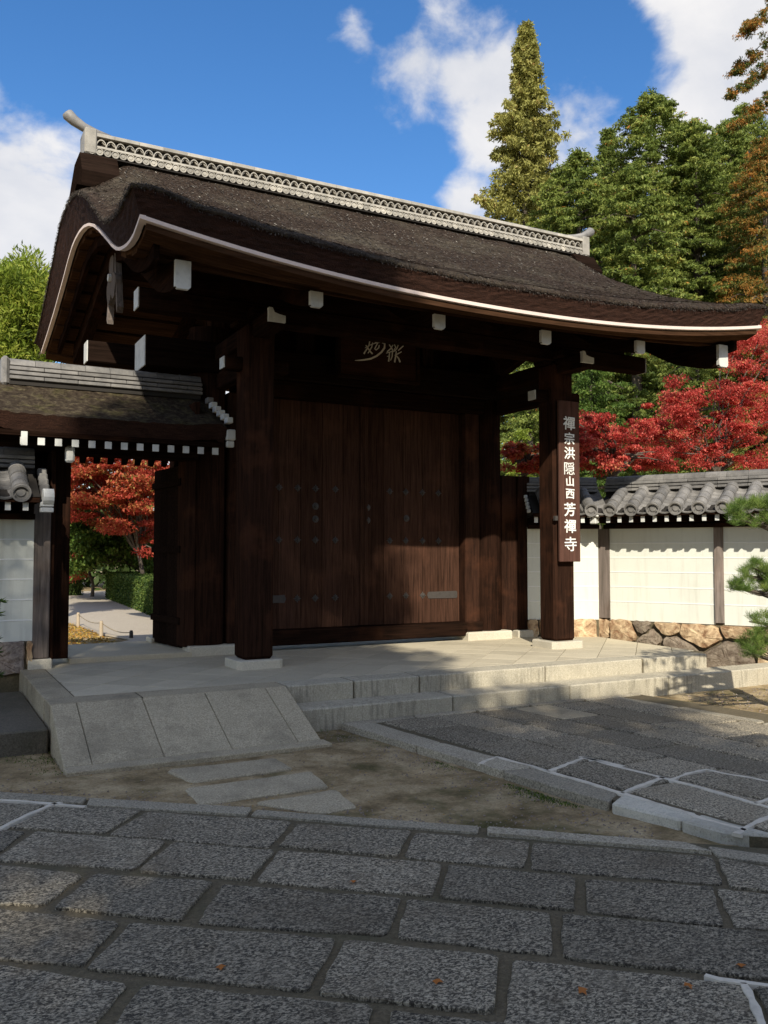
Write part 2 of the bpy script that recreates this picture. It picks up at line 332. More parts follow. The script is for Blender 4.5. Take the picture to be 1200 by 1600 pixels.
def rough_poly(quad, step=.10, jit=.008, rnd=.03, grow=0):
    """polygon with cut corners and slightly uneven edges, as split stone has"""
    out = []; n = len(quad); Q = [Vector(q[:2]) for q in quad]; c_ = sum(Q, Vector((0, 0)))/n; Q = [q+(q-c_).normalized()*grow for q in Q]
    for i in range(n):
        p, a, c = Q[i], Q[i-1], Q[(i+1) % n]; da, dc = (a-p), (c-p); r = min(rnd*random.uniform(.5, 1.5), da.length*.3, dc.length*.3)
        out.append(p+da.normalized()*r); out.append(p+dc.normalized()*r*random.uniform(.6, 1.2))
        k = int((c-p).length/step)
        nrm = Vector((-(c-p).y, (c-p).x)).normalized()
        for j in range(1, k):
            t = j/k
            if r/dc.length+.03 < t < 1-r/dc.length-.03: out.append(p.lerp(c, t)+nrm*random.uniform(-jit, jit))
    return [tuple(q) for q in out]
def tube_vf(pts, rad, seg=8, cap=True):
    pts = [Vector(p) for p in pts]; n = len(pts); rad = [rad]*n if isinstance(rad, (int, float)) else rad; v = []; f = []
    ref = None
    for i, p in enumerate(pts):
        t = (pts[min(i+1, n-1)]-pts[max(i-1, 0)]).normalized()
        a = ref if ref is not None else (Vector((0, 0, 1)) if abs(t.z) < .9 else Vector((1, 0, 0)))
        s = t.cross(a).normalized(); w = s.cross(t).normalized(); ref = w
        for k in range(seg):
            an = 2*math.pi*k/seg; v.append(tuple(p+(s*math.cos(an)+w*math.sin(an))*rad[i]))
    for i in range(n-1):
        for k in range(seg): f.append((i*seg+k, i*seg+(k+1) % seg, (i+1)*seg+(k+1) % seg, (i+1)*seg+k))
    if cap: f += [tuple(range(seg))[::-1], tuple(range((n-1)*seg, n*seg))]
    return v, f
def clip_poly(poly, a, b, c):   # keep a*x+b*y+c >= 0
    out = []
    for i in range(len(poly)):
        p, q = poly[i], poly[(i+1) % len(poly)]; dp = a*p[0]+b*p[1]+c; dq = a*q[0]+b*q[1]+c
        if dp >= 0: out.append(p)
        if dp*dq < 0: t = dp/(dp-dq); out.append((p[0]+(q[0]-p[0])*t, p[1]+(q[1]-p[1])*t))
    return out
def parea(poly): return abs(sum(poly[i][0]*poly[(i+1) % len(poly)][1]-poly[(i+1) % len(poly)][0]*poly[i][1] for i in range(len(poly))))/2
def quad_cloud(name, C, A, B, tint, mat, parent=None, shape='rhomb'):
    """many small leaf faces: centres C, half axes A (along) and B (across)"""
    n = len(C); co = np.empty((n, 4, 3), np.float32)
    co[:, 0] = C-A; co[:, 1] = C+B; co[:, 2] = C+A; co[:, 3] = C-B
    me = bpy.data.meshes.new(name); me.vertices.add(4*n); me.vertices.foreach_set('co', co.reshape(-1))
    me.loops.add(4*n); me.loops.foreach_set('vertex_index', np.arange(4*n, dtype=np.int32))
    me.polygons.add(n); me.polygons.foreach_set('loop_start', np.arange(0, 4*n, 4, dtype=np.int32)); me.polygons.foreach_set('loop_total', np.full(n, 4, np.int32))
    at = me.attributes.new('tint', 'FLOAT', 'FACE'); at.data.foreach_set('value', np.asarray(tint, np.float32))
    me.update(calc_edges=True); return link(name, me, mat, parent)
def rand_unit(n): 
    v = RNG.normal(size=(n, 3)); return v/np.linalg.norm(v, axis=1)[:, None]
def leaves(name, centres, radii, per, size, mat, parent=None, flat=.0, droop=0.0, aspect=.45, tint_c=None, shell=.5, tint_sp=.18):
    """leaf clumps: centres (n,3), radii (n,3)"""
    centres = np.asarray(centres, float); radii = np.asarray(radii, float); n = len(centres)
    idx = np.repeat(np.arange(n), per); m = len(idx)
    d = rand_unit(m); r = RNG.random(m)**shell
    P = centres[idx] + d*r[:, None]*radii[idx]
    a = rand_unit(m); 
    out = d.copy(); a = a*.8+out*.8; a[:, 2] -= droop; a /= np.linalg.norm(a, axis=1)[:, None]
    nrm = rand_unit(m); nrm[:, 2] += flat*3; b = np.cross(a, nrm); b /= np.linalg.norm(b, axis=1)[:, None]+1e-9
    s = size*RNG.uniform(.6, 1.35, m)
    tc = RNG.uniform(.1, .9, n) if tint_c is None else np.asarray(tint_c)
    t = np.clip(tc[idx]*.6 + RNG.normal(.2, tint_sp, m), 0, 1)
    return quad_cloud(name, P, a*s[:, None], b*(s*aspect)[:, None], t, mat, parent)
_cyl = {}
# ------------------------------------------------------------------ ground
def ground():
    xs = np.concatenate([np.linspace(-300, -12, 10), np.linspace(-10, 0, 12), np.linspace(.15, 10, 80), np.linspace(10.6, 20, 14), np.linspace(24, 400, 12)])
    ys = np.concatenate([np.linspace(-200, -9, 8), np.linspace(-8, 1, 12), np.linspace(1.1, 9, 80), np.linspace(9.4, 30, 40), np.linspace(34, 500, 12)])
    X, Y = np.meshgrid(xs, ys, indexing='ij'); Z = np.full_like(X, -.357)
    near = (X > 0) & (X < 10.5) & (Y > 1) & (Y < 9)
    Z += near*(.004*np.sin(X*3.1+Y*1.7)+.003*np.sin(Y*4.3-X*2.2)+.005*RNG.random(X.shape)-.006)
    Z = np.where((Y < 6.45-.88*X) | ((Y > 6.5) & (Y < 11)) | ((X > 3.95) & (X < 6.7) & (Y < 6.9)), -.42, Z)
    Z = np.where(Y > 11.0, -.20, Z); Z = np.where((X > 6.9) & (Y > 6.5) & (Y < 9), -.36, Z); Z = np.where((X < .95) & (Y > 6.5) & (Y < 9), -.36, Z); Z = np.where((X > 2.9) & (X < 3.4) & (Y > 6.5) & (Y < 7.2), -.36, Z)
    nx, ny = X.shape; v = np.stack([X, Y, Z], -1).reshape(-1, 3)
    f = [(i*ny+j, (i+1)*ny+j, (i+1)*ny+j+1, i*ny+j+1) for i in range(nx-1) for j in range(ny-1)]
    o = link('ground', mesh(v, f), M['soil'], smooth=True); tag(o, 'bare brown earth with moss between the stone paths', kind='structure')
ground()

# ------------------------------------------------------------------ foreground paving
FG = '''C -60,1235 135,1247 128,1256 -60,1246
C 140,1247 393,1262 385,1273 136,1258
C 400,1265 748,1291 746,1301 393,1273
C 762,1293 1072,1318 1114,1332 762,1303
C 1106,1322 1210,1337 1215,1350 1122,1337
1 -70,1251 68,1258 5,1289 -130,1283
1 80,1260 218,1265 163,1300 20,1291
1 230,1267 453,1282 418,1322 173,1302
1 468,1287 640,1298 617,1336 438,1320
1 652,1300 825,1314 816,1353 633,1337
1 836,1315 1110,1338 1126,1380 832,1356
1 1124,1342 1215,1358 1230,1392 1142,1384
2 -60,1290 38,1298 0,1328 -120,1320
2 57,1299 257,1313 207,1357 -8,1342
2 272,1317 427,1329 388,1373 218,1360
2 438,1328 688,1348 672,1398 403,1375
2 703,1352 896,1370 895,1420 690,1400
2 916,1374 1112,1384 1126,1444 920,1422
2 1122,1387 1225,1401 1240,1452 1148,1446
3 -30,1348 128,1366 65,1413 -80,1406
3 150,1366 330,1378 280,1436 88,1417
3 350,1381 624,1402 600,1459 312,1440
3 638,1404 856,1426 859,1489 625,1462
3 881,1428 1240,1460 1260,1534 883,1494
4 -40,1414 183,1440 128,1506 -90,1488
4 205,1442 521,1466 478,1545 140,1511
4 541,1470 776,1494 767,1580 501,1550
4 804,1499 1156,1536 1225,1650 790,1600
4 1178,1541 1290,1552 1360,1665 1245,1652
5 -60,1498 198,1536 95,1655 -180,1610
5 227,1538 580,1569 560,1660 140,1655
5 615,1580 1000,1622 1010,1720 590,1690'''
e1 = np.array([.748, -.664]); e2 = np.array([-.664, -.748])
ZF = -.34
def stone_piece(name, poly, z0, z1, b, mat, parent, tilt=.0):
    v, f = prism_vf(poly, z0, z1+random.uniform(-.004, .004), b); return link(name, mesh(v, f, name), mat, parent)
def front_path():
    st = lambda s, t: e1*s+e2*t
    bed = [st(-6.5, -4.93), st(3.2, -5.02), st(5.6, -5.0), st(7.5, 3), st(-6.5, 3)]
    v, f = prism_vf([tuple(p) for p in bed], -.45, ZF-.013)
    bed_o = link('stone_path', mesh(v, f), M['mortar']); tag(bed_o, 'broad path of big grey granite blocks crossing the foreground diagonally', kind='structure')
    rows = {}
    for l in FG.split('\n'):
        p = l.split(); q = [PZ(*map(float, w.split(',')), ZF)[:2] for w in p[1:]]
        rows.setdefault(p[0], []).append(q)
        curb = p[0] == 'C'
        poly = rough_poly(q, .07 if not curb else .1, .007 if not curb else .003, .018 if not curb else .01, .009 if not curb else .002)
        stone_piece('curb_stone' if curb else 'paving_stone', poly, -.43, ZF+(0 if not curb else .004), .004, M['curb'] if curb else M['paver'], bed_o)
    bands = {'1': (-4.80, -4.39), '2': (-4.32, -3.91), '3': (-3.85, -3.44), '4': (-3.39, -2.98), '5': (-2.92, -2.52)}
    for k, (t0, t1) in bands.items():
        ss = [float(np.dot(p, e1)) for q in rows[k] for p in q]; lo, hi = min(ss), max(ss)
        s = hi+.03
        while s < 4.6 and k in '2345':
            L_ = random.uniform(.5, .9); stone_piece('paving_stone', rough_poly([st(s, t0), st(s+L_, t0), st(s+L_, t1), st(s, t1)], .08, .007, .018, .009), -.43, ZF, .004, M['paver'], bed_o); s += L_+.03
        s = lo-.03
        while s > -5.2:
            L_ = random.uniform(.5, .9); stone_piece('paving_stone', rough_poly([st(s-L_, t0), st(s, t0), st(s, t1), st(s-L_, t1)], .08, .007, .018, .009), -.43, ZF, .004, M['paver'], bed_o); s -= L_+.03
    t0 = -2.46
    for r in range(3):
        s = -2.6+random.random()*.4
        while s < 3:
            L_ = random.uniform(.55, .9); stone_piece('paving_stone', rough_poly([st(s, t0), st(s+L_, t0), st(s+L_, t0+.42), st(s, t0+.42)], .08, .007, .018, .009), -.43, ZF, .004, M['paver'], bed_o); s += L_+.035
        t0 += .46
    # strips of fresh white mortar
    def strip(pts, w, z=ZF+.004, par=bed_o):
        P0 = [Vector(PZ(u, v_, z)[:2]) for u, v_ in pts]; P = []; vs = []
        for p, q in zip(P0, P0[1:]):
            k_ = max(1, int((q-p).length/.05)); P += [p.lerp(q, j/k_)+Vector((random.uniform(-.003, .003), random.uniform(-.003, .003))) for j in range(k_)]
        P.append(P0[-1]); fs = []
        for i, p in enumerate(P):
            d = (P[min(i+1, len(P)-1)]-P[max(i-1, 0)]).normalized(); n = Vector((-d.y, d.x))*w*random.uniform(.30, .58)
            vs += [(*(p+n), z-.02), (*(p+n*.8), z), (*(p-n*.8), z), (*(p-n), z-.02)]
        for i in range(len(P)-1):
            a = i*4; fs += [(a+k, a+k+1, a+5+k, a+4+k) for k in range(3)]
        fs += [(0, 3, 2, 1), (len(vs)-4, len(vs)-3, len(vs)-2, len(vs)-1)]
        o = link('mortar_line', mesh(vs, fs), M['mortar_w'], par); return o
    strip([(-40, 1247), (0, 1249), (45, 1252), (90, 1256), (133, 1260)], .045); strip([(110, 1249), (80, 1257), (40, 1274), (4, 1292), (-30, 1310)], .04)
    strip([(1103, 1523), (1125, 1529), (1160, 1534), (1215, 1541)], .035); strip([(1160, 1535), (1175, 1560), (1188, 1590), (1205, 1630)], .04)
    return strip
strip = front_path()

# ------------------------------------------------------------------ right path leading to the steps
def right_path():
    ZR = -.30; sh = lambda x5, y: x5-.12*(y-5)
    cut = lambda poly: clip_poly(poly, .88, 1, -6.72)      # ends at the diagonal path
    outer = [(3.36, 7.04), (3.60, 5.15), (3.72, 4.45), (3.78, 3.9), (3.93, 3.0), (6.5, 1.0), (9.5, 1.0), (7.32, 4.0), (6.83, 7.03)]
    v, f = prism_vf(cut([(p[0]+(.02 if p[0] < 4.5 else -.02), p[1]) for p in outer]), -.45, ZR-.012)
    bed = link('stone_path', mesh(v, f), M['mortar']); tag(bed, 'raised path of grey stone blocks leading up to the steps at right', kind='structure')
    def put(poly, mat, nm='paving_stone', b=.010, z=ZR):
        poly = cut(poly)
        if len(poly) > 2 and parea(poly) > .015: stone_piece(nm, rough_poly(poly, .09, .004, .02), -.43, z, b, mat, bed)
    # left curb
    L = [(3.31, 7.04), (3.44, 5.95), (3.57, 4.98), (3.70, 4.06)]; I = [(3.58, 6.92), (3.68, 5.92), (3.83, 4.95), (3.90, 4.18)]
    for i in range(3): put([L[i], (L[i+1][0], L[i+1][1]+.015), (I[i+1][0]-.01, I[i+1][1]+.015), (I[i][0]-.01, I[i][1])], M['curb'], 'curb_stone', .006)
    L = [(3.69, 4.04), (3.80, 3.6), (3.88, 3.1), (3.95, 2.5)]; I = [(3.90, 4.16), (3.98, 3.62), (4.06, 3.1), (4.15, 2.5)]
    for i in range(3): put([L[i], (L[i+1][0], L[i+1][1]+.012), I[i+1], I[i]], M['curb_white'], 'curb_stone', .012)
    # top curb along the steps
    xs = [3.33, 4.05, 4.72, 5.35, 6.05, 6.82]
    for a, b_ in zip(xs, xs[1:]): put([(a, 7.04), (b_-.015, 7.04), (b_-.015, 6.96), (a+(.22 if a < 3.4 else 0), 6.93)], M['curb'], 'curb_stone', .005)
    xe = [6.82, 6.95]
    for y0, y1 in ((7.0, 6.2), (6.18, 5.3), (5.28, 4.4), (4.38, 3.5), (3.48, 2.6)):
        put([(sh(6.60, y0), y0), (sh(6.72, y0), y0), (sh(6.72, y1+.02), y1+.02), (sh(6.60, y1+.02), y1+.02)], M['curb'], 'curb_stone', .006)
    cols = [(3.885, 4.385), (4.41, 4.865), (4.89, 5.31), (5.335, 5.76), (5.785, 6.19), (6.215, 6.585)]
    cuts = [[6.90, 6.45, 5.79, 4.91, 4.22, 3.38, 2.7], [6.92, 6.22, 5.68, 4.74, 4.30, 3.66, 2.9, 2.1], [6.91, 6.25, 5.72, 5.02, 4.1, 3.4, 2.6, 1.9],
            [6.92, 6.24, 5.52, 4.65, 4.0, 3.2, 2.5, 1.8], [6.91, 6.5, 5.7, 5.0, 4.3, 3.5, 2.8, 2.0], [6.92, 6.2, 5.45, 4.9, 4.1, 3.3, 2.5, 1.8]]
    k = 0
    for (a, b_), ys in zip(cols, cuts):
        for y0, y1 in zip(ys, ys[1:]):
            k += 1; y1 += .028
            mat = M['slab'] if (abs(a-5.335) < .01 and y0 > 6.9) else M['paver_r']  # one stone gets paler granite in place of a sunlit spot
            put([(sh(a, y0), y0), (sh(b_, y0), y0), (sh(b_, y1), y1), (sh(a, y1), y1)], mat)
    zz = ZR+.004
    for pts, w in (([(750, 1193), (762, 1187), (776, 1182), (800, 1189), (830, 1196), (857, 1205), (915, 1221), (972, 1239), (1010, 1250), (1060, 1265), (1100, 1279), (1167, 1297)], .045),
                   ([(857, 1205), (885, 1194), (912, 1184), (940, 1189), (975, 1197)], .05), ([(905, 1182), (925, 1186), (950, 1194), (1000, 1206), (1040, 1216), (1080, 1226), (1140, 1243), (1205, 1262)], .045),
                   ([(972, 1239), (990, 1231), (1010, 1224), (1036, 1214)], .045), ([(1050, 1217), (1075, 1208), (1104, 1202), (1130, 1208), (1175, 1215), (1215, 1224)], .04),
                   ([(1150, 1302), (1165, 1293), (1185, 1283), (1210, 1272)], .05), ([(1180, 1255), (1200, 1248), (1220, 1240)], .04)):
        strip(pts, w, zz, bed)
right_path()
for q, nm in (([(258, 1203), (430, 1184), (458, 1200), (300, 1222)], 'narrow stone slab set in the earth nearest the ramp'),
              ([(288, 1232), (487, 1205), (514, 1228), (312, 1257)], 'middle and longest stone slab set in the earth below the ramp'),
              ([(395, 1254), (452, 1246), (525, 1233), (558, 1260), (505, 1270)], 'pointed stone slab set in the earth beside the big path')):
    poly = rough_poly([tuple(PZ(u, v, -.345)[:2]) for u, v in q], .08, .006, .03); v, f = prism_vf(poly, -.45, -.343, .01)
    tag(link('stepping_stone', mesh(v, f), M['slab']), nm, 'stepping stone', 'stone slabs between the ramp and the path')

# ------------------------------------------------------------------ platform, steps, ramp
PX0, PX1, PY0, PY1 = .93, 8.27, 7.40, 11.6
def platform():
    far = [(8.27, 7.40), (8.47, 7.62), (8.62, 9.70), (7.72, 10.2), (7.72, 11.6)]
    out = [(PX0, PY0)] + far + [(PX0, PY1)]
    v, f = prism_vf([(x-(.02 if x > 5 else -.02), max(y, 7.42)) for x, y in out], -.42, -.006)
    bed = link('stone_platform', mesh(v, f), M['mortar']); tag(bed, 'low granite platform paved with diagonal slabs under the gate', kind='structure')
    # front kerb blocks: upper riser
    for a, b_ in zip([2.945, 3.62, 4.33, 5.87, 7.25, 7.27], [3.61, 4.32, 5.86, 7.24, 7.26, 8.27]):
        if b_-a > .1: box('kerb_block', M['step'], bed, a, b_-.006, 7.385, 7.70, -.35, 0.0, .010)
    for a, b_ in zip([.93, 1.67], [1.66, 2.94]): box('kerb_block', M['slab'], bed, a, b_-.006, 7.39, 7.70, -.35, 0.0, .006)
    for a, b_ in zip([7.72, 8.95, 10.0], [8.94, 9.99, 11.5]): box('kerb_block', M['slab'], bed, .925, 1.16, a, b_-.008, -.35, 0.0, .006)
    # diagonal slabs
    s = .42; g = .006; reg = [(1.17, 7.71), (8.40, 7.71), (8.60, 9.70), (7.72, 10.2), (7.72, 11.6), (1.17, 11.6)]
    hp = []
    for i in range(-2, 30):
        for j in range(-20, 20):
            cx = 1.2+(i)*s/math.sqrt(2); cy = 7.7+(j)*s/math.sqrt(2)
            if (i+j) % 2: continue
            h = (s-g)/math.sqrt(2); poly = [(cx-h, cy), (cx, cy-h), (cx+h, cy), (cx, cy+h)]
            for (a, b_, c) in ((1, 0, -1.17), (0, 1, -7.71), (0, -1, 11.55)): poly = clip_poly(poly, a, b_, c)
            if len(poly) < 3: continue
            poly = clip_poly(poly, -1, .095, 8.40-.095*7.71)
            if len(poly) >= 3: poly = clip_poly(poly, -.46, -.87, .46*8.60+.87*9.72)
            if len(poly) < 3 or parea(poly) < .006: continue
            v, f = prism_vf(poly, -.05, random.uniform(-.0015, 0), .003); link('paving_slab', mesh(v, f), M['flag'], bed)
    # lower step
    for a, b_ in zip([2.95, 4.5, 5.92, 7.3, 8.75], [4.49, 5.91, 7.29, 8.74, 10.2]): box('step_block', M['step'], bed, a, b_, 7.05+.012*(a > 8.5), 7.39, -.42, -.16+random.uniform(-.003, .003), .012)
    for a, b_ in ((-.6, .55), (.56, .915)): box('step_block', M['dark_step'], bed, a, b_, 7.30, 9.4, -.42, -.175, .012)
    # threshold slab of the side gate
    box('threshold_slab', M['flag'], bed, 1.45, 2.80, 9.98, 11.5, -.02, .055, .01)
    # ramp
    def ramp_slab(x0, x1, y0, y1, z0, z1, nm, mat):
        v = [(x0, y0, z0), (x1, y0, z0), (x1, y1, z1), (x0, y1, z1)]; n = [(x, y, -.42) for x, y, z in v]
        b = .005; t = [(x0+b, y0+b, z0+.001), (x1-b, y0+b, z0+.001), (x1-b, y1-b, z1+.0005), (x0+b, y1-b, z1+.0005)]
        vv = n+[(x, y, z-b) for x, y, z in v]+t
        f = [(3, 2, 1, 0)]+[(i, (i+1) % 4, 4+(i+1) % 4, 4+i) for i in range(4)]+[(4+i, 4+(i+1) % 4, 8+(i+1) % 4, 8+i) for i in range(4)]+[(8, 9, 10, 11)]
        return link(nm, mesh(vv, f), mat, rmp)
    rmp = thing('stone_ramp', 'sloping grey granite ramp of large slabs at the left of the steps', 'ramp')
    for a, b_ in ((.935, 1.13), (1.135, 1.65), (1.655, 2.18), (2.185, 2.73), (2.735, 2.93)): ramp_slab(a, b_, 6.62, 7.383, -.325, -.004, 'ramp_slab', M['slab'])
    v, f = box_vf(.93, 2.955, 6.44, 6.612, -.42, -.328, .006); link('toe_kerb', mesh(v, f), M['slab'], rmp)
platform()

# ------------------------------------------------------------------ main gate
gate = thing('temple_gate', 'large dark wooden temple gate with thick bark-thatched roof and closed doors', 'gate')
XC = 5.30; XL, XR = 1.55, 9.08
def lerp_tab(tab, y): return float(np.interp(y, [p[0] for p in tab], [p[1] for p in tab]))
BOT = [(7.20, 3.955), (7.29, 3.92), (7.45, 3.875), (7.64, 3.87), (7.83, 3.895), (8.03, 3.94), (8.21, 4.0), (8.40, 4.09), (8.60, 4.20), (8.88, 4.35), (9.14, 4.49), (9.45, 4.635), (9.74, 4.745),
       (10.08, 4.835), (10.40, 4.88), (10.70, 4.89), (10.95, 4.875), (11.28, 4.80), (11.64, 4.69), (12.10, 4.57), (12.52, 4.46), (13.18, 4.32), (13.9, 4.19)]
TOPG = [(7.16, 4.27), (7.31, 4.26), (7.64, 4.23), (7.93, 4.25), (8.3, 4.35), (8.57, 4.49), (8.94, 4.72), (9.33, 4.96), (9.85, 5.20), (10.31, 5.34), (10.8, 5.40), (11.44, 5.36), (11.88, 5.17), (12.68, 4.84), (13.73, 4.47), (14.1, 4.43)]
TOPI = [(7.16, 3.965), (7.6, 4.12), (8.1, 4.36), (8.65, 4.67), (9.4, 5.13), (9.8, 5.42), (10.18, 5.70), (10.42, 5.72), (10.8, 5.46), (11.6, 5.2), (12.3, 4.9), (13.1, 4.55), (14.1, 4.3)]
def sori(x): return .29*min(1, abs((x-XC)/3.78))**2.2
def fade(y): return min(1., abs(y-10.6)/3.38)**5
def zbot(x, y): return lerp_tab(BOT, y)-(.29-sori(x))*fade(y)
def sm(t): t = max(0., min(1., t)); return t*t*(3-2*t)
def ztop(x, y):
    d = min(x-(XL-.09), (XR+.09)-x); w = sm(d/.62); s2 = sm(abs(y-10.3)/3.1)
    zi = lerp_tab(TOPI, y)+sori(x)*s2**1.5
    e = min(d, y-7.16, 14.05-y); rd = .032*max(0., 1-e/.09)**2
    return lerp_tab(TOPG, y)*(1-w)+zi*w-rd
def main_roof():
    def xcoords(a, b, n):
        t = (1-np.cos(np.linspace(0, math.pi, n)))/2; return a+(b-a)*(.45*t+.55*np.linspace(0, 1, n))
    nx, ny = 110, 90
    xt = xcoords(XL-.09, XR+.09, nx); xb = xcoords(XL, XR, nx); yt = np.linspace(7.16, 14.05, ny); yb = np.linspace(7.21, 13.9, ny)
    n1 = RNG.normal(0, 1, (nx, ny)); n1 = (n1+np.roll(n1, 1, 0)+np.roll(n1, 1, 1)+np.roll(n1, (1, 1), (0, 1)))/4
    top = [(xt[i], yt[j], ztop(xt[i], yt[j])+n1[i, j]*.010) for i in range(nx) for j in range(ny)]
    f = [(i*ny+j, (i+1)*ny+j, (i+1)*ny+j+1, i*ny+j+1) for i in range(nx-1) for j in range(ny-1)]
    # cut edge running round: bottom to top in layered rows
    ring_t = [(i, 0) for i in range(nx)]+[(nx-1, j) for j in range(1, ny)]+[(i, ny-1) for i in range(nx-2, -1, -1)]+[(0, j) for j in range(ny-2, 0, -1)]
    K = 9; ev = []; ef = []; R = len(ring_t)
    for k in range(K+1):
        t = k/K
        for (i, j) in ring_t:
            a = Vector((xb[i], yb[j], zbot(xb[i], yb[j])+.05)); b = Vector(top[i*ny+j]); p = a.lerp(b, t)
            if 0 < k < K: p += Vector((random.uniform(-1, 1)*.006, random.uniform(-1, 1)*.006, 0))
            if k == K: p += Vector((0, 0, -.012))
            ev.append(tuple(p))
    for k in range(K):
        for i in range(R): ef.append((k*R+i, k*R+(i+1) % R, (k+1)*R+(i+1) % R, (k+1)*R+i))
    t_o = link('thatch_top', mesh(top, f), M['thatch_top'], gate, True)
    link('thatch_edge', mesh(ev, ef), M['thatch_edge'], gate)
    # rounded lip where top and cut edge meet
    lv = []; lf = []
    for (i, j) in ring_t:
        p = Vector(top[i*ny+j]); inn = Vector(top[max(1, min(nx-2, i))*ny+max(1, min(ny-2, j))]); r = .008+random.uniform(-.004, .005)
        d = (p-inn).normalized() if (p-inn).length > 0 else Vector((0, -1, 0))
        lv += [tuple(p+Vector((0, 0, .006))-d*.03), tuple(p+d*r*.7+Vector((0, 0, -.004))), tuple(p+d*r*.4+Vector((0, 0, -.03+random.uniform(-.012, .01)))), tuple(p-d*.02+Vector((0, 0, -.045)))]
    for i in range(R):
        a, b = i*4, ((i+1) % R)*4
        for k in range(3): lf.append((a+k, b+k, b+k+1, a+k+1))
    link('thatch_lip', mesh(lv, lf), M['thatch_top'], gate, True)
    # loose bark ends lying on the top
    n = 26000; X = RNG.uniform(XL-.05, XR+.05, n); Y = RNG.uniform(7.18, 10.2, n)
    Z = np.array([ztop(x, y) for x, y in zip(X, Y)]); Z2 = np.array([ztop(x, y+.04) for x, y in zip(X, Y)])
    D = np.stack([RNG.normal(0, .5, n), -np.ones(n)*.9, -(Z2-Z)/.04], -1); D /= np.linalg.norm(D, axis=1)[:, None]
    s = RNG.uniform(.012, .035, n)*np.where(RNG.random(n) < .06, 1.9, 1); side = np.stack([np.ones(n), D[:, 0]*.9, np.zeros(n)], -1)
    quad_cloud('bark_flakes', np.stack([X, Y, Z+.010], -1), D*s[:, None]+np.array([0, 0, .004]), side*(s*.16)[:, None], RNG.random(n)**1.5, M['flake'], gate)['kind'] = 'stuff'
m_, nt_, b_, o_ = new_mat('bark_flake'); a_ = nt_.nodes.new('ShaderNodeAttribute'); a_.attribute_name = 'tint'
nt_.links.new(ramp(nt_, a_.outputs['Fac'], [(0, (.018, .013, .009)), (.6, (.055, .042, .032)), (1, (.32, .28, .22))]), b_.inputs['Base Color']); b_.inputs['Roughness'].default_value = .9; M['flake'] = m_
main_roof()
def fringe():
    P = []; D = []
    for _ in range(3200):
        x = random.uniform(XL-.08, XR+.08); y = 7.16-random.uniform(0, .02); P.append((x, y, ztop(x, 7.16)-random.uniform(-.008, .055))); D.append((random.gauss(0, .35), -.55, -1+random.gauss(0, .3)))
    for s_, xe in ((-1, XL-.09), (1, XR+.09)):
        for _ in range(1800):
            y = random.uniform(7.16, 13); P.append((xe+s_*random.uniform(0, .02), y, ztop(xe, y)-random.uniform(-.008, .055))); D.append((s_*.5, random.gauss(0, .35), -1+random.gauss(0, .3)))
    P = np.array(P); D = np.array(D); D /= np.linalg.norm(D, axis=1)[:, None]; n = len(P); s = RNG.uniform(.006, .018, n); b = np.cross(D, rand_unit(n)); b /= np.linalg.norm(b, axis=1)[:, None]
    quad_cloud('bark_fringe', P, D*s[:, None], b*(s*.22)[:, None], RNG.random(n)**2*.75, M['flake'], gate)['kind'] = 'stuff'
fringe()

def swept_x(name, mat, parent, y0, y1, dz0, dz1, xa, xb, n=36, zf=zbot, yref=None):
    """bar running along x that follows the curve of the eave"""
    v = []; f = []
    for i in range(n+1):
        x = xa+(xb-xa)*i/n
        za, zb_ = (zf(x, y0), zf(x, y1)) if yref is None else (zf(x, yref),)*2
        v += [(x, y0, za+dz0), (x, y1, zb_+dz0), (x, y1, zb_+dz1), (x, y0, za+dz1)]
    for i in range(n):
        a = i*4; f += [(a+k, a+(k+1) % 4, a+4+(k+1) % 4, a+4+k) for k in range(4)]
    f += [(0, 3, 2, 1), (n*4, n*4+1, n*4+2, n*4+3)]
    return link(name, mesh(v, f), mat, parent)
def swept_y(name, mat, parent, x0, x1, dz0, dz1, ya, yb, n=48, xref=None):
    v = []; f = []
    for j in range(n+1):
        y = ya+(yb-ya)*j/n; z = zbot(xref if xref is not None else (x0+x1)/2, y)
        v += [(x0, y, z+dz0), (x1, y, z+dz0), (x1, y, z+dz1), (x0, y, z+dz1)]
    for j in range(n):
        a = j*4; f += [(a+k, a+4+k, a+4+(k+1) % 4, a+(k+1) % 4) for k in range(4)]
    f += [(0, 1, 2, 3), (n*4, n*4+3, n*4+2, n*4+1)]
    return link(name, mesh(v, f), mat, parent)
# pale painted edge boards
swept_x('eave_edge_board', M['white_eave'], gate, 7.188, 7.25, 0.006, .040, XL, XR)
swept_y('gable_edge_board', M['white_eave'], gate, XL-.010, XL+.040, .008, .040, 7.19, 13.9, 80, XL)
swept_y('gable_edge_board', M['white_eave'], gate, XR-.045, XR+.010, .008, .040, 7.19, 13.9, 80, XR)
# boards of the soffit, stepped like the real eave
swept_x('eave_beam', M['soffit'], gate, 7.215, 7.36, -.052, -.0, XL+.05, XR-.05)
ys = np.arange(7.365, 13.8, .235)
for k, y in enumerate(ys): swept_x('soffit_board', M['soffit'], gate, y, y+.222, -.02-(.03 if k % 2 else 0), .03, XL+.06, XR-.06, 24)
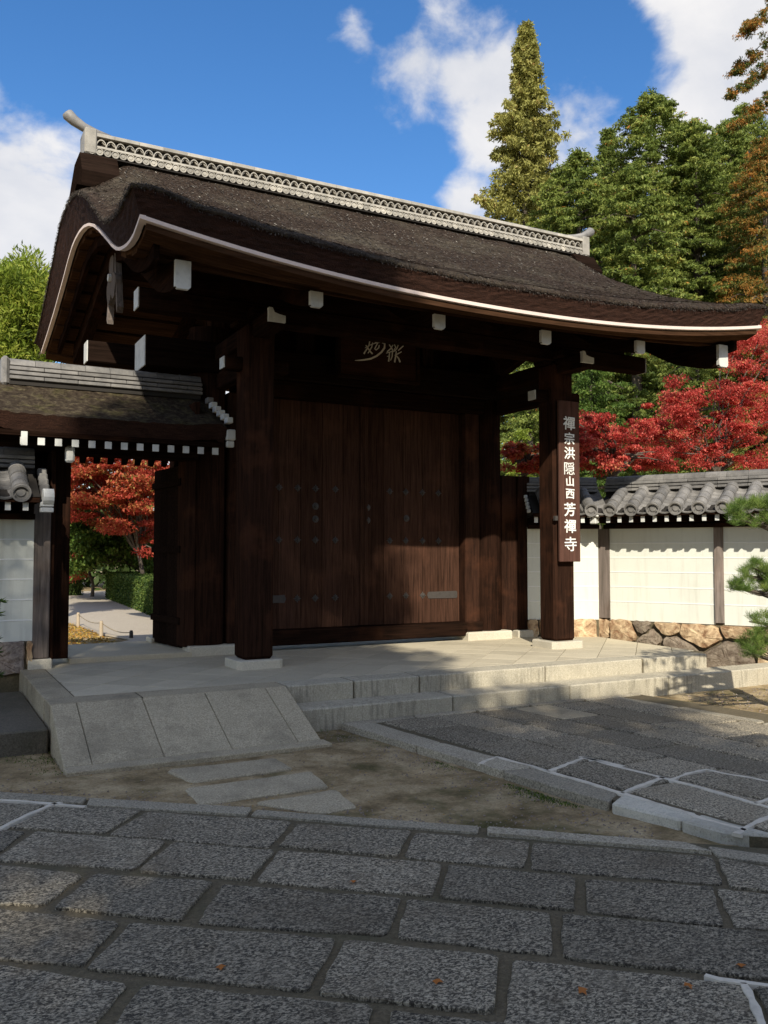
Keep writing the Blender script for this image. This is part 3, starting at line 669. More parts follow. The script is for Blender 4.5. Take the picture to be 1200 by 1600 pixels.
# curved ribs with white ends
def rib(x, w, h, y0):
    o = swept_y('roof_rib', M['wood_y'], gate, x-w/2, x+w/2, -.058-h, -.05, y0, 13.3, 50, x)
    z = zbot(x, y0)-.062; c = .022; hh = h+.004; ww = w/2+.003
    pts = [(-ww, 0), (ww, 0), (ww, -hh+c), (ww-c, -hh), (-ww+c, -hh), (-ww, -hh+c)]
    v = [(x+a, y0-.012, z+b) for a, b in pts]+[(x+a, y0+.03, z+b) for a, b in pts]; n = 6
    link('painted_end', mesh(v, [tuple(range(n)), tuple(range(n, 2*n))[::-1]]+[(i, n+i, n+(i+1) % n, (i+1) % n) for i in range(n)]), M['white'], o)
for x in (3.27, 4.64, 6.01, 7.40): rib(x, .125, .145, 7.52)
rib(1.985, .135, .25, 7.50); rib(8.76, .15, .27, 7.50)
# second, deeper gable board a little inboard
swept_y('gable_board', M['wood_y'], gate, XL+.16, XL+.21, -.17, -.02, 7.42, 13.4, 60, XL)
swept_y('gable_board', M['wood_y'], gate, XR-.21, XR-.16, -.17, -.02, 7.42, 13.4, 60, XR)

# beams
def beam_x(name, y0, y1, z0, z1, x0, x1, ends=True, mat=None, b=.015):
    o = box(name, mat or M['wood_x'], gate, x0, x1, y0, y1, z0, z1, b)
    if ends:
        for xx, s in ((x0, -1), (x1, 1)): box('painted_end', M['white'], o, min(xx, xx+s*.014), max(xx, xx+s*.014), y0+.004, y1-.004, z0+.004, z1-.004, .003)
    return o
beam_x('front_beam', 8.70, 8.90, 3.64, 3.85, 1.87, 8.66); box('beam_packing', M['wood_x'], gate, 2.2, 8.3, 8.72, 8.88, 3.852, 4.16, .005)
beam_x('rear_beam', 11.65, 11.9, 3.67, 3.95, 1.86, 8.66, True, M['dark_wood'])  # tree shade on this beam is put into its darker wood colour
beam_x('lintel_beam', 10.0, 10.52, 3.34, 3.70, 2.23, 8.05, True, M['dark_wood'])
box('door_head', M['wood_x'], gate, 3.35, 6.95, 10.06, 10.42, 3.14, 3.335, .01)
beam_x('ridge_beam', 10.2, 10.5, 4.45, 4.70, 1.95, 8.6)
for x in (3.135, 7.20): 
    o = box('tie_beam', M['wood_y'], gate, x-.09, x+.09, 8.22, 12.0, 3.47, 3.66, .012)
    v = [(-.09, 0, .03), (.09, 0, .03), (.09, 0, .10), (.02, 0, .11), (-.03, 0, .125), (-.05, 0, .17), (-.09, 0, .17)]
    vv = [(x+a, 8.19, 3.50+c) for a, _, c in v]+[(x+a, 8.24, 3.50+c) for a, _, c in v]; n = len(v)
    link('painted_end', mesh(vv, [tuple(range(n)), tuple(range(n, 2*n))[::-1]]+[(i, n+i, n+(i+1) % n, (i+1) % n) for i in range(n)]), M['white'], o)
    box('tie_beam', M['wood_y'], gate, x-.06, x+.06, 8.98, 10.05, 3.14, 3.34, .012)
    o = box('bracket_arm', M['wood_x'], gate, x-.36, x+.36, 8.76, 8.92, 3.13, 3.27, .02)
    box('painted_end', M['white'], o, x-.374, x-.36, 8.765, 8.915, 3.14, 3.26, .003)
    box('bracket_block', M['wood_x'], gate, x-.26, x+.26, 8.72, 8.96, 3.60, 3.668, .02)
    box('bracket_block', M['wood_x'], gate, x-.16, x+.16, 8.50, 8.70, 3.66, 3.76, .02)
    box('strut', M['wood_z'], gate, x-.08, x+.08, 10.2, 10.4, 3.72, 4.45, .01)
for x in (4.3, 6.05): box('strut', M['wood_z'], gate, x-.09, x+.09, 10.1, 10.35, 3.72, 4.6, .01)
for k in range(14):
    a = 3.05+k*.305; box('void_backing_board', M['wood_z'], gate, a, a+.30, 10.42, 10.45, 3.70, 4.62, .004)  # added dark boards close the open void above the lintel and stop light
# posts and plinths
def square_post(x, y0, w, z1, y1=None):
    o = box('post', M['wood_z'], gate, x-w/2, x+w/2, y0, y0+w, .085, z1, .035)
    p = [(x-w/2-.085, y0-.08), (x+w/2+.085, y0-.08), (x+w/2+.085, y0+w+.08), (x-w/2-.085, y0+w+.08)]; c = .05
    poly = []
    for i in range(4):
        a = Vector(p[i-1]); q = Vector(p[i]); n = Vector(p[(i+1) % 4]); poly += [tuple(q+(a-q).normalized()*c), tuple(q+(n-q).normalized()*c)]
    v, f = prism_vf(poly, -.02, .088, .008); link('plinth', mesh(v, f), M['plinth'], gate)
for x in (3.135, 7.205): square_post(x, 8.67, .33, 3.62)
for x in (3.135, 7.205): square_post(x, 11.6, .30, 3.68)
def round_post(x, y, r, z0, z1):
    v, f = tube_vf([(x, y, z0), (x, y, z0+.02), (x, y, (z0+z1)/2), (x, y, z1)], [r*.99, r, r, r*.985], 28); o = link('main_column', mesh(v, f), M['wood_z'], gate, True)
    o.data.polygons.foreach_set('use_smooth', [len(p.vertices) == 4 for p in o.data.polygons])
round_post(7.085, 10.27, .225, .10, 3.9); round_post(3.03, 10.27, .225, .10, 3.9)
for x0, x1 in ((6.62, 7.36), (2.76, 3.66)): box('plinth', M['plinth'], gate, x0, x1, 9.985, 10.55, -.02, .112, .02)
# jambs, threshold, sleeve boards
for x0, x1 in ((6.645, 6.885), (3.25, 3.66)): box('door_jamb', M['wood_z'], gate, x0, x1, 10.10, 10.36, .113, 3.14, .012)
box('door_sill', M['wood_x'], gate, 3.55, 6.66, 10.06, 10.40, .06, .245, .012)
box('sill_cap', M['wood_x'], gate, 6.64, 6.90, 10.05, 10.30, .113, .25, .01)
box('sleeve_board', M['wood_z'], gate, 7.30, 7.56, 10.16, 10.22, .10, 2.3, .005); box('sleeve_board', M['wood_z'], gate, 7.565, 7.775, 10.13, 10.21, .10, 2.3, .005)
box('sleeve_plinth', M['plinth'], gate, 7.50, 7.84, 10.05, 10.25, -.02, .095, .01)
box('side_jamb', M['wood_z'], gate, 2.72, 2.86, 10.10, 10.40, .10, 2.5, .01)
# doors
def medallion(kind):
    v = []; f = []; n = 16
    if kind == 'boss':
        R = [.040 + .014*(1 if i % 4 == 0 else -.6 if i % 2 else 0) for i in range(n)]
    else: R = [.046]*n
    for rr, h in ((1, 0), (.95, .006), (.55, .008), (.40, .018), (.2, .022)):
        v += [(R[i]*rr*math.cos(2*math.pi*i/n), -h, R[i]*rr*math.sin(2*math.pi*i/n)) for i in range(n)]
    for k in range(4): f += [(k*n+i, k*n+(i+1) % n, (k+1)*n+(i+1) % n, (k+1)*n+i) for i in range(n)]
    f.append(tuple(range(4*n, 5*n))); return mesh(v, f, kind)
boss = medallion('boss'); ringm = medallion('ring'); boss.materials.append(M['iron']); ringm.materials.append(M['iron'])
YD = 10.26
def put_mesh(me, name, loc, par, rot=(0, 0, 0), sc=None):
    o = bpy.data.objects.new(name, me); COL.objects.link(o); o.location = loc; o.rotation_euler = rot; o.parent = par
    if sc: o.scale = sc
    return o
def door(x0, x1, side):
    d = bpy.data.objects.new('door_leaf', None); COL.objects.link(d); d.parent = gate
    n = 5; w = (x1-x0)/n
    for k in range(n): box('door_board', M['door'], d, x0+k*w+.002, x0+(k+1)*w-.002, YD, YD+.05, .246, 3.138, .004)
    for z, us in ((2.02, 4), (1.36, 4), (.62, 4)):
        for i in range(4):
            if side == 'L': x = PY((436, 465, 493, 524)[i], 800, YD)[0]
            else: x = PY((609, 634, 660, 685)[i], 800, YD)[0]
            if side == 'R' and z < 1 and i == 3: continue
            if side == 'L' and z < 1 and i == 0: continue
            put_mesh(boss, 'iron_boss', (x, YD-.001, z), d)
    for z in (.62,):
        a, b_ = ((PY(667, 922, YD)[0], PY(714, 922, YD)[0]) if side == 'R' else (3.69, 4.06))
        poly = [(a, -.0), (a+.02, .045), (b_-.02, .05), (b_, .035), (b_, -.035), (b_-.02, -.05), (a+.02, -.045)] if side == 'R' else [(a, .04), (b_-.02, .05), (b_, .0), (b_-.02, -.05), (a, -.04)]
        n_ = len(poly); v = [(p[0], YD-.008, z+p[1]) for p in poly]+[(p[0], YD+.002, z+p[1]) for p in poly]
        link('hinge_strap', mesh(v, [tuple(range(n_))[::-1], tuple(range(n_, 2*n_))]+[(i, (i+1) % n_, n_+(i+1) % n_, n_+i) for i in range(n_)]), M['iron'], d)
    for (u, v_) in (((493, 791), (493, 811)) if side == 'L' else ((574, 793), (574, 813), (635, 810))):
        p = PY(u, v_, YD); put_mesh(ringm, 'door_ring', (p[0], YD-.001, p[2]), d)
    box('meeting_stile', M['door'], d, (x1-.055) if side == 'L' else x0, x1 if side == 'L' else x0+.055, YD-.018, YD-.001, .25, 3.13, .004)
door(3.66, 5.148, 'L'); door(5.152, 6.645, 'R')

# ridge of pale ornamental tiles
ridge = bpy.data.objects.new('tile_ridge', None); COL.objects.link(ridge); ridge.parent = gate
RX0, RX1, RYc = 1.58, 8.93, 10.3
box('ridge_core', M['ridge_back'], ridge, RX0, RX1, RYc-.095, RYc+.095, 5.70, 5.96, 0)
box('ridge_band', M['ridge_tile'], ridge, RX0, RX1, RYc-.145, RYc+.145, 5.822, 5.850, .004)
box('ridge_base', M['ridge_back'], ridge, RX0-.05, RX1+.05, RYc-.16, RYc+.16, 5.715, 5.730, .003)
def disc_mesh(r, d, seg=14, rim=.2, nm='disc'):
    v = []; f = []
    for rr, y in ((1, d), (1, 0), (1-rim, 0), (1-rim, .25*r), (.55, .25*r), (.4, .12*r)):
        v += [(r*rr*math.cos(2*math.pi*i/seg), y, r*rr*math.sin(2*math.pi*i/seg)) for i in range(seg)]
    for k in range(5): f += [(k*seg+i, k*seg+(i+1) % seg, (k+1)*seg+(i+1) % seg, (k+1)*seg+i) for i in range(seg)]
    f.append(tuple(range(5*seg, 6*seg))); return mesh(v, f, nm)
rdisc = disc_mesh(.043, .07); rdisc.materials.append(M['ridge_tile'])
n = 84; pitch = (RX1-RX0)/n
for i in range(n): put_mesh(rdisc, 'round_tile', (RX0+(i+.5)*pitch, RYc-.165, 5.776), ridge)
def arch_mesh(r, t, d, seg=9):
    v = []; f = []
    for k in range(seg+1):
        a = math.pi*k/seg
        for rr, y in ((r, 0), (r-t, 0), (r-t, d), (r, d)): v.append((rr*math.cos(a), y, rr*math.sin(a)))
    for k in range(seg): a = k*4; f += [(a+j, a+(j+1) % 4, a+4+(j+1) % 4, a+4+j) for j in range(4)]
    return mesh(v, f, 'arch')
arch = arch_mesh(.056, .008, .03); arch.materials.append(M['ridge_tile']); n = 66; pitch = (RX1-.12-RX0-.1)/n
for i in range(n):
    put_mesh(arch, 'arch_tile', (RX0+.1+(i+.5)*pitch, RYc-.14, 5.852), ridge, (0, 0, 0), (1, 1, 1.45))
    put_mesh(arch, 'arch_tile', (RX0+.1+(i+1)*pitch, RYc-.125, 5.951), ridge, (0, math.pi, 0), (1, 1, 1.3))
def cap_mesh(L_):
    v = []; f = []; prof = [(-.155, -.0), (-.155, .035), (-.12, .055), (-.06, .085), (0, .095), (.06, .085), (.12, .055), (.155, .035), (.155, 0)]
    for x in (0, L_): v += [(x, a, b) for a, b in prof]
    n = len(prof); f = [(i, n+i, n+(i+1) % n, (i+1) % n) for i in range(n)]+[tuple(range(n)), tuple(range(n, 2*n))[::-1]]; return mesh(v, f, 'cap')
cap = cap_mesh(.278); cap.materials.append(M['ridge_tile'])
for i in range(26): put_mesh(cap, 'cap_tile', (RX0+.02+i*.2815, RYc, 5.953+random.uniform(0, .004)), ridge)
for s, x in ((-1, RX0), (1, RX1)):
    box('end_block', M['ridge_tile'], ridge, min(x-s*.10, x+s*.035), max(x-s*.10, x+s*.035), RYc-.17, RYc+.17, 5.735, 6.035, .015)
    pts = [(x-s*.28, RYc, 6.05), (x-s*.12, RYc, 6.065), (x+s*.02, RYc, 6.095), (x+s*.13, RYc, 6.15), (x+s*.20, RYc, 6.205), (x+s*.215, RYc, 6.222)]
    v, f = tube_vf(pts, [.02, .038, .052, .062, .070, .055], 12); link('ridge_horn', mesh(v, f), M['tile'], ridge, True)
    # flared dark wooden saddle under the ridge end
    xa, xb = x+s*.09, x-s*.32
    v = [(xa, RYc-.17, 5.712), (xa, RYc+.17, 5.712), (xa, RYc+.62, 5.30), (xa, RYc-.62, 5.18), (xb, RYc-.17, 5.712), (xb, RYc+.17, 5.712), (xb, RYc+.62, 5.30), (xb, RYc-.62, 5.18)]
    v = [(xa, RYc-.19, 5.713), (xa, RYc+.19, 5.713), (xa, RYc+.75, 5.36), (xa, RYc+.70, 5.28), (xa, RYc, 5.42), (xa, RYc-.34, 5.28), (xa, RYc-.38, 5.44)]
    v += [(xb, b, c) for a, b, c in v]
    n7 = 7; link('ridge_saddle', mesh(v, [tuple(range(n7)), tuple(range(n7, 14))[::-1]]+[(i, n7+i, n7+(i+1) % n7, (i+1) % n7) for i in range(n7)]), M['dark_wood'], ridge)

# carved gable pendant
def pendant(x):
    pts = []
    for k in range(40):
        a = 2*math.pi*k/40; r = .20*(1+.28*math.cos(3*a+.5*math.pi)+.10*math.cos(6*a)); pts.append((10.35+r*1.15*math.cos(a), 4.36+r*1.25*math.sin(a)))
    n = len(pts); v = [(x-.035, a, b) for a, b in pts]+[(x+.035, a, b) for a, b in pts]
    o = link('gable_pendant', mesh(v, [tuple(range(n)), tuple(range(n, 2*n))[::-1]]+[(i, n+i, n+(i+1) % n, (i+1) % n) for i in range(n)]), M['grey_wood'], gate)
    vv, ff = tube_vf([(x-.07, 10.35, 4.40), (x-.03, 10.35, 4.40)], .045, 6); link('pendant_boss', mesh(vv, ff), M['white'], o)
    for s in (-1, 1):
        vv = []; 
        pr_ = [(10.35+s*(.08+.13*t), 4.60-.10*t*t-.32*t+.04*math.sin(9*t)) for t in np.linspace(0, 1.5, 10)]
        for (a, b) in pr_: vv += [(x-.02, a, b), (x-.02, a+s*.05, b+.06), (x+.05, a+s*.05, b+.06), (x+.05, a, b)]
        ff = [(i*4+k, i*4+(k+1) % 4, i*4+4+(k+1) % 4, i*4+4+k) for i in range(9) for k in range(4)]+[(0, 3, 2, 1), (36, 37, 38, 39)]
        link('pendant_fin', mesh(vv, ff), M['grey_wood'], o)
pendant(1.93); pendant(8.7)

# ------------------------------------------------------------------ lettering
def glyph(ch, size, mat, name, parent, depth=.004, fat=.018, shear=0):
    c = bpy.data.curves.new('glyph', 'FONT'); c.body = ch; c.size = 1.0; c.extrude = depth/size; c.offset = fat; c.resolution_u = 3; c.align_x = 'CENTER'; c.align_y = 'CENTER'; c.shear = shear
    t = bpy.data.objects.new('glyph_tmp', c); COL.objects.link(t); dg = bpy.context.evaluated_depsgraph_get()
    me = bpy.data.meshes.new_from_object(t.evaluated_get(dg)); bpy.data.objects.remove(t); bpy.data.curves.remove(c)
    co = np.empty(len(me.vertices)*3); me.vertices.foreach_get('co', co); co = co.reshape(-1, 3)
    cen = (co.min(0)+co.max(0))/2; co = (co-cen)*size; out = np.stack([co[:, 0], -co[:, 2], co[:, 1]], -1); me.vertices.foreach_set('co', out.reshape(-1)); me.materials.clear()
    return link(name, me, mat, parent)
sign = thing('name_board', 'tall narrow brown board with white brush characters hung on the right front post', 'sign board')
SX0, SX1, SZ0, SZ1, SY = 7.055, 7.385, 1.085, 3.12, 8.585
box('board', M['sign_wood'], sign, SX0, SX1, SY, SY+.035, SZ0, SZ1, .006)
box('bottom_hook', M['iron'], sign, SX0-.04, SX0+.0, SY+.03, SY+.08, 1.60, 1.66, .004)
for z in (1.3, 2.9): box('batten', M['wood_x'], sign, SX0+.05, SX1-.08, SY+.036, SY+.082, z, z+.04, .003)
chars = '禪宗洪隠山西芳禪寺'
vs = [658, 684, 710, 736, 757, 768+1, 794, 822, 849]; vs = [661, 685, 708, 732, 752, 771.5, 796, 822, 850]
for ch, vv, s in zip(chars, vs, (.18, .16, .165, .175, .135, .14, .18, .18, .195)):
    g = glyph(ch, s, M['letters'], 'character', sign, .003, .0 if ch == '隠' else .006 if ch == '寺' else .016)
    p = PY(887.5+.012*(vv-750), vv, SY); g.location = (7.22+random.uniform(-.006, .006), SY-.003, p[2]); g.rotation_euler = (0, random.uniform(-.06, .06), 0); g.scale = (1.08, 1, 1.0)
# horizontal plaque over the doors with cursive characters
plq = thing('door_plaque', 'dark wooden plaque with two faded brush characters above the doors', 'plaque')
QY = 9.86
qa, qb = PY(532, 560, QY)[0], PY(650, 560, QY)[0]; qz1, qz0 = PY(590, 533, QY)[2], PY(590, 590, QY)[2]
box('plaque_board', M['plaque'], plq, qa, qb, QY, QY+.04, qz0, qz1, .004)
for (a, b_, c, d) in ((qa-.05, qb+.05, qz1, qz1+.045), (qa-.05, qb+.05, qz0-.045, qz0), (qa-.05, qa-.001, qz0, qz1), (qb+.001, qb+.05, qz0, qz1)):
    box('frame', M['wood_x'], plq, a, b_, QY-.02, QY+.05, c, d, .006)
def stroke(pts, name='brush_stroke'):
    """pts: (u, v, half width in px) traced brush stroke laid flat on the plaque"""
    P = [(PY(u, v, QY-.004), w) for u, v, w in pts]; k = .0060; V = []; F_ = []
    for i, (p, w) in enumerate(P):
        a = P[max(0, i-1)][0]; b = P[min(len(P)-1, i+1)][0]; d = Vector((b[0]-a[0], b[2]-a[2])).normalized(); n = Vector((-d.y, d.x))*w*k
        for y in (QY-.006, QY+.001): V += [(p[0]+n.x, y, p[2]+n.y), (p[0]-n.x, y, p[2]-n.y)]
    for i in range(len(P)-1):
        a = i*4; F_ += [(a, a+4, a+5, a+1), (a+2, a+3, a+7, a+6), (a, a+2, a+6, a+4), (a+1, a+5, a+7, a+3)]
    F_ += [(0, 1, 3, 2), (len(V)-4, len(V)-2, len(V)-1, len(V)-3)]
    link(name, mesh(V, F_), M['old_letters'], plq)
def q8(s): return [(500+x*.15, 500+y*.15, w) for x, y, w in s]
for s in ([(518, 220, 1.1), (512, 260, 1.4), (490, 300, 1.4), (470, 330, 1.4), (458, 352, 1.5)], [(478, 262, 1), (505, 300, 1.3), (530, 335, 1.4), (548, 352, 1.5)], [(548, 235, .7), (540, 280, 1.1), (515, 325, 1.1), (500, 345, .9)],
          [(470, 290, .7), (520, 262, .9), (570, 242, 1), (600, 238, .8)], [(605, 235, .9), (585, 270, 1.1), (570, 300, 1.1), (585, 312, 1.2), (612, 290, 1.2), (618, 262, 1)],
          [(575, 235, .8), (640, 230, 1.2), (675, 250, 1.6), (672, 290, 2), (640, 335, 2), (590, 375, 2), (530, 403, 1.9), (460, 415, 1.6), (400, 420, 1), (365, 421, .4)],
          [(720, 255, .9), (745, 290, 1.2), (760, 320, 1.1)], [(760, 262, 1), (735, 300, 1.3), (700, 330, 1.3)], [(775, 255, .8), (790, 285, 1.1), (770, 310, .9)], [(815, 262, .9), (800, 300, 1.2), (765, 330, 1.1)],
          [(868, 270, .9), (840, 295, 1.3), (815, 318, 1)], [(690, 345, .8), (740, 330, 1.1), (790, 318, 1)], [(725, 335, 1), (722, 380, 1.4), (715, 432, 1.5)], [(755, 330, 1), (752, 380, 1.2), (735, 420, .9)], [(700, 380, .8), (725, 372, 1)],
          [(795, 325, 1), (788, 380, 1.4), (778, 440, 1.7)], [(850, 330, 1), (815, 350, 1.2), (780, 368, 1)], [(790, 365, 1), (820, 400, 1.5), (835, 440, 1.8)]):
    stroke(q8(s))

# ------------------------------------------------------------------ left side gate
side = thing('side_gate', 'small open side gate with mossy thatched roof at the left of the main gate', 'gate')
def side_roof():
    x0, x1 = .42, 2.98; yR = 10.12
    def zt(x, y):
        t = abs(y-yR)/.88; z = 3.07-.50*t**.8-.0*t; d = min(x-x0, x1-x); return z+.05*(1-sm(d/.5))*t-.06*(1-sm(d/.12))
    nx, ny = 60, 40; xs = np.linspace(x0, x1, nx); ysd = np.linspace(9.24, 11.0, ny); V = []; F_ = []
    for i in range(nx):
        for j in range(ny): V.append((xs[i], ysd[j], zt(xs[i], ysd[j])+random.uniform(-.008, .008)))
    F_ = [(i*ny+j, (i+1)*ny+j, (i+1)*ny+j+1, i*ny+j+1) for i in range(nx-1) for j in range(ny-1)]
    link('thatch_top', mesh(V, F_), M['thatch_moss'], side, True)
    ring = [(i, 0) for i in range(nx)]+[(nx-1, j) for j in range(1, ny)]+[(i, ny-1) for i in range(nx-2, -1, -1)]+[(0, j) for j in range(ny-2, 0, -1)]; R = len(ring)
    E_ = []
    for k in range(4):
        for (i, j) in ring:
            x, y, z = V[i*ny+j]; E_.append((x+(1.7-x)*.012*k+random.uniform(-.004, .004), y+(yR-y)*.02*k, z-.055*k+(.006 if k == 0 else 0)))
    EF = [(k*R+i, k*R+(i+1) % R, (k+1)*R+(i+1) % R, (k+1)*R+i) for k in range(3) for i in range(R)]
    EF = [q[::-1] for q in EF]
    link('thatch_edge', mesh(E_, EF), M['thatch_edge'], side)
    for s in (-1, 1):
        for k in range(7):
            a, b_ = yR+s*(.02+.12*k), yR+s*(.02+.12*(k+1)-.006); za, zb_ = zt(1.7, a)-.20, zt(1.7, b_)-.20
            v = [(x0+.06, a, za), (x1-.06, a, za), (x1-.06, b_, zb_), (x0+.06, b_, zb_)]; v += [(x, y, z+.02) for x, y, z in v]
            link('roof_board', mesh(v, [(0, 3, 2, 1), (4, 5, 6, 7), (0, 1, 5, 4), (1, 2, 6, 5), (2, 3, 7, 6), (3, 0, 4, 7)]), M['wood_x'], side)
        y_e = yR+s*.80
        box('eave_batten', M['wood_x'], side, x0+.08, x1-.06, min(y_e, y_e+s*.05), max(y_e, y_e+s*.05), 2.36, 2.40, .004)
        for k in range(13):
            x = .885+k*.163; 
            if x > x1-.12: continue
            w = .034
            v = []
            for (y, z) in ((yR+s*.82, 2.31), (yR+s*.40, 2.56)): v += [(x-w, y, z-.035), (x+w, y, z-.035), (x+w, y, z+.04), (x-w, y, z+.04)]
            o = link('rafter', mesh(v, [(0, 1, 2, 3), (4, 7, 6, 5), (0, 4, 5, 1), (1, 5, 6, 2), (2, 6, 7, 3), (3, 7, 4, 0)]), M['wood_y'], side)
            if s < 0: box('painted_end', M['white'], o, x-w, x+w, yR-.832, yR-.818, 2.275, 2.35, .002)
    box('painted_end', M['white'], side, .855, .915, 9.24, 9.28, 2.26, 2.40, .003)
    # ridge of grey tiles: three courses and a half-round cap
    for k, (z, w) in enumerate(((3.055, .13), (3.105, .125), (3.155, .12))):
        for i in range(6): box('ridge_course', M['tile'], side, .80+i*.35+(.17 if k % 2 else 0)*(i > 0), .80+(i+1)*.35-.004+(.17 if k % 2 and i < 5 else 0), yR-w, yR+w, z, z+.038, .005)
    for i in range(8):
        v, f = tube_vf([(.80+i*.262, yR, 3.215), (.80+(i+1)*.262-.004, yR, 3.215)], [.078, .075], 14); link('ridge_cap_tile', mesh(v, f), M['tile'], side, False)
    box('ridge_core', M['ridge_back'], side, .8, 2.88, yR-.10, yR+.10, 3.0, 3.21, 0)
    box('ridge_end_tile', M['tile'], side, .715, .80, yR-.12, yR+.12, 2.98, 3.30, .03)
    # right verge with white stepped trim
    for k in range(6):
        t0 = k/6; y = yR-.10-.66*t0; z = zt(1.7, y)-.0
        box('verge_tile', M['white'] if k > 0 else M['tile'], side, 2.93+.012*k, 3.0+.012*k, y-.12, y-.004, z-.03, z+.035, .006)
    box('verge_end', M['white'], side, 2.955, 3.055, 9.24, 9.32, 2.44, 2.56, .01); box('verge_end', M['white'], side, 2.965, 3.045, 9.26, 9.32, 2.365, 2.432, .006)
side_roof()
box('post', M['wood_z'], side, 1.25, 1.44, 10.0, 10.2, .055, 2.55, .01)
box('post', M['grey_wood'], side, 1.03, 1.205, 9.70, 9.90, .10, 1.78, .01); box('plinth', M['plinth'], side, 1.00, 1.235, 9.66, 9.95, -.02, .098, .01)
box('side_beam', M['wood_x'], side, .55, 2.85, 9.98, 10.22, 2.275, 2.49, .012)
box('side_beam', M['wood_x'], side, .55, 2.90, 9.48, 9.56, 2.30, 2.40, .01); box('side_beam', M['wood_x'], side, .55, 2.90, 10.60, 10.68, 2.38, 2.46, .01)
box('gable_panel', M['wood_z'], side, 2.70, 2.76, 9.6, 10.7, 2.4, 2.9, .005)
box('bracket', M['white'], side, 1.30, 1.39, 9.42, 9.5, 2.13, 2.30, .02)
# left gable support between post and wall
box('wing_panel', M['wood_z'], side, 1.206, 1.249, 9.75, 10.18, .06, 2.28, .004); box('wing_panel', M['wood_z'], side, .55, 1.249, 10.185, 10.22, 1.6, 2.28, .004)
dl = bpy.data.objects.new('door_leaf', None); COL.objects.link(dl); dl.parent = side
def door_leaf_open():
    a = Vector((2.765, 10.25)); b = Vector((2.66, 11.22)); n = 4
    for k in range(n):
        p = a.lerp(b, k/n+.003); q = a.lerp(b, (k+1)/n-.003); d = (q-p).normalized(); s = Vector((-d.y, d.x))*.03
        poly = [tuple(p), tuple(q), tuple(q+s), tuple(p+s)]; v, f = prism_vf(poly, .075, 2.24); link('door_board', mesh(v, f), M['dark_wood'], dl)
    for z in (.35, 1.2, 2.0):
        d = (b-a).normalized(); s = Vector((-d.y, d.x)); poly = [tuple(a+s*.031), tuple(b+s*.031), tuple(b+s*.06), tuple(a+s*.06)]; v, f = prism_vf(poly, z, z+.08); link('door_rail', mesh(v, f), M['dark_wood'], dl)
door_leaf_open()
box('door_stop', M['plinth'], side, 2.60, 2.80, 11.15, 11.45, .055, .12, .01)

# ------------------------------------------------------------------ plaster walls with tiled roofs
def barrel_mesh(L_, r0, r1, seg=9):
    v = []; f = []
    for t, r in ((0, r0), (1, r1)):
        for k in range(seg+1):
            a = math.pi*k/seg; v.append((r*math.cos(a), t*L_, r*math.sin(a)*1.05))
        for k in range(seg+1):
            a = math.pi*k/seg; v.append(((r-.015)*math.cos(a), t*L_, (r-.015)*math.sin(a)))
    m = seg+1
    f += [(k, k+1, 2*m+k+1, 2*m+k) for k in range(seg)]+[(m+k, 3*m+k, 3*m+k+1, m+k+1) for k in range(seg)]+[(k, m+k, m+k+1, k+1) for k in range(seg)]
    return mesh(v, f, 'barrel')
def pan_mesh(w, L_, seg=6):
    v = []; f = []
    for t in (0, 1):
        for k in range(seg+1):
            x = -w/2+w*k/seg; z = -.035*(1-(2*k/seg-1)**2); v.append((x, t*L_, z)); 
        for k in range(seg+1):
            x = -w/2+w*k/seg; z = -.035*(1-(2*k/seg-1)**2)-.018; v.append((x, t*L_, z))
    m = seg+1
    f += [(k, k+1, 2*m+k+1, 2*m+k) for k in range(seg)]+[(k, m+k, m+k+1, k+1) for k in range(seg)]+[(m+k, 3*m+k, 3*m+k+1, m+k+1) for k in range(seg)]
    return mesh(v, f, 'pan')
barrel = barrel_mesh(.17, .086, .080); barrel.materials.append(M['tile']); wdisc = disc_mesh(.094, .05, 18, .20, 'wall_disc'); wdisc.materials.append(M['tile'])
pan = pan_mesh(.20, .10); pan.materials.append(M['tile'])
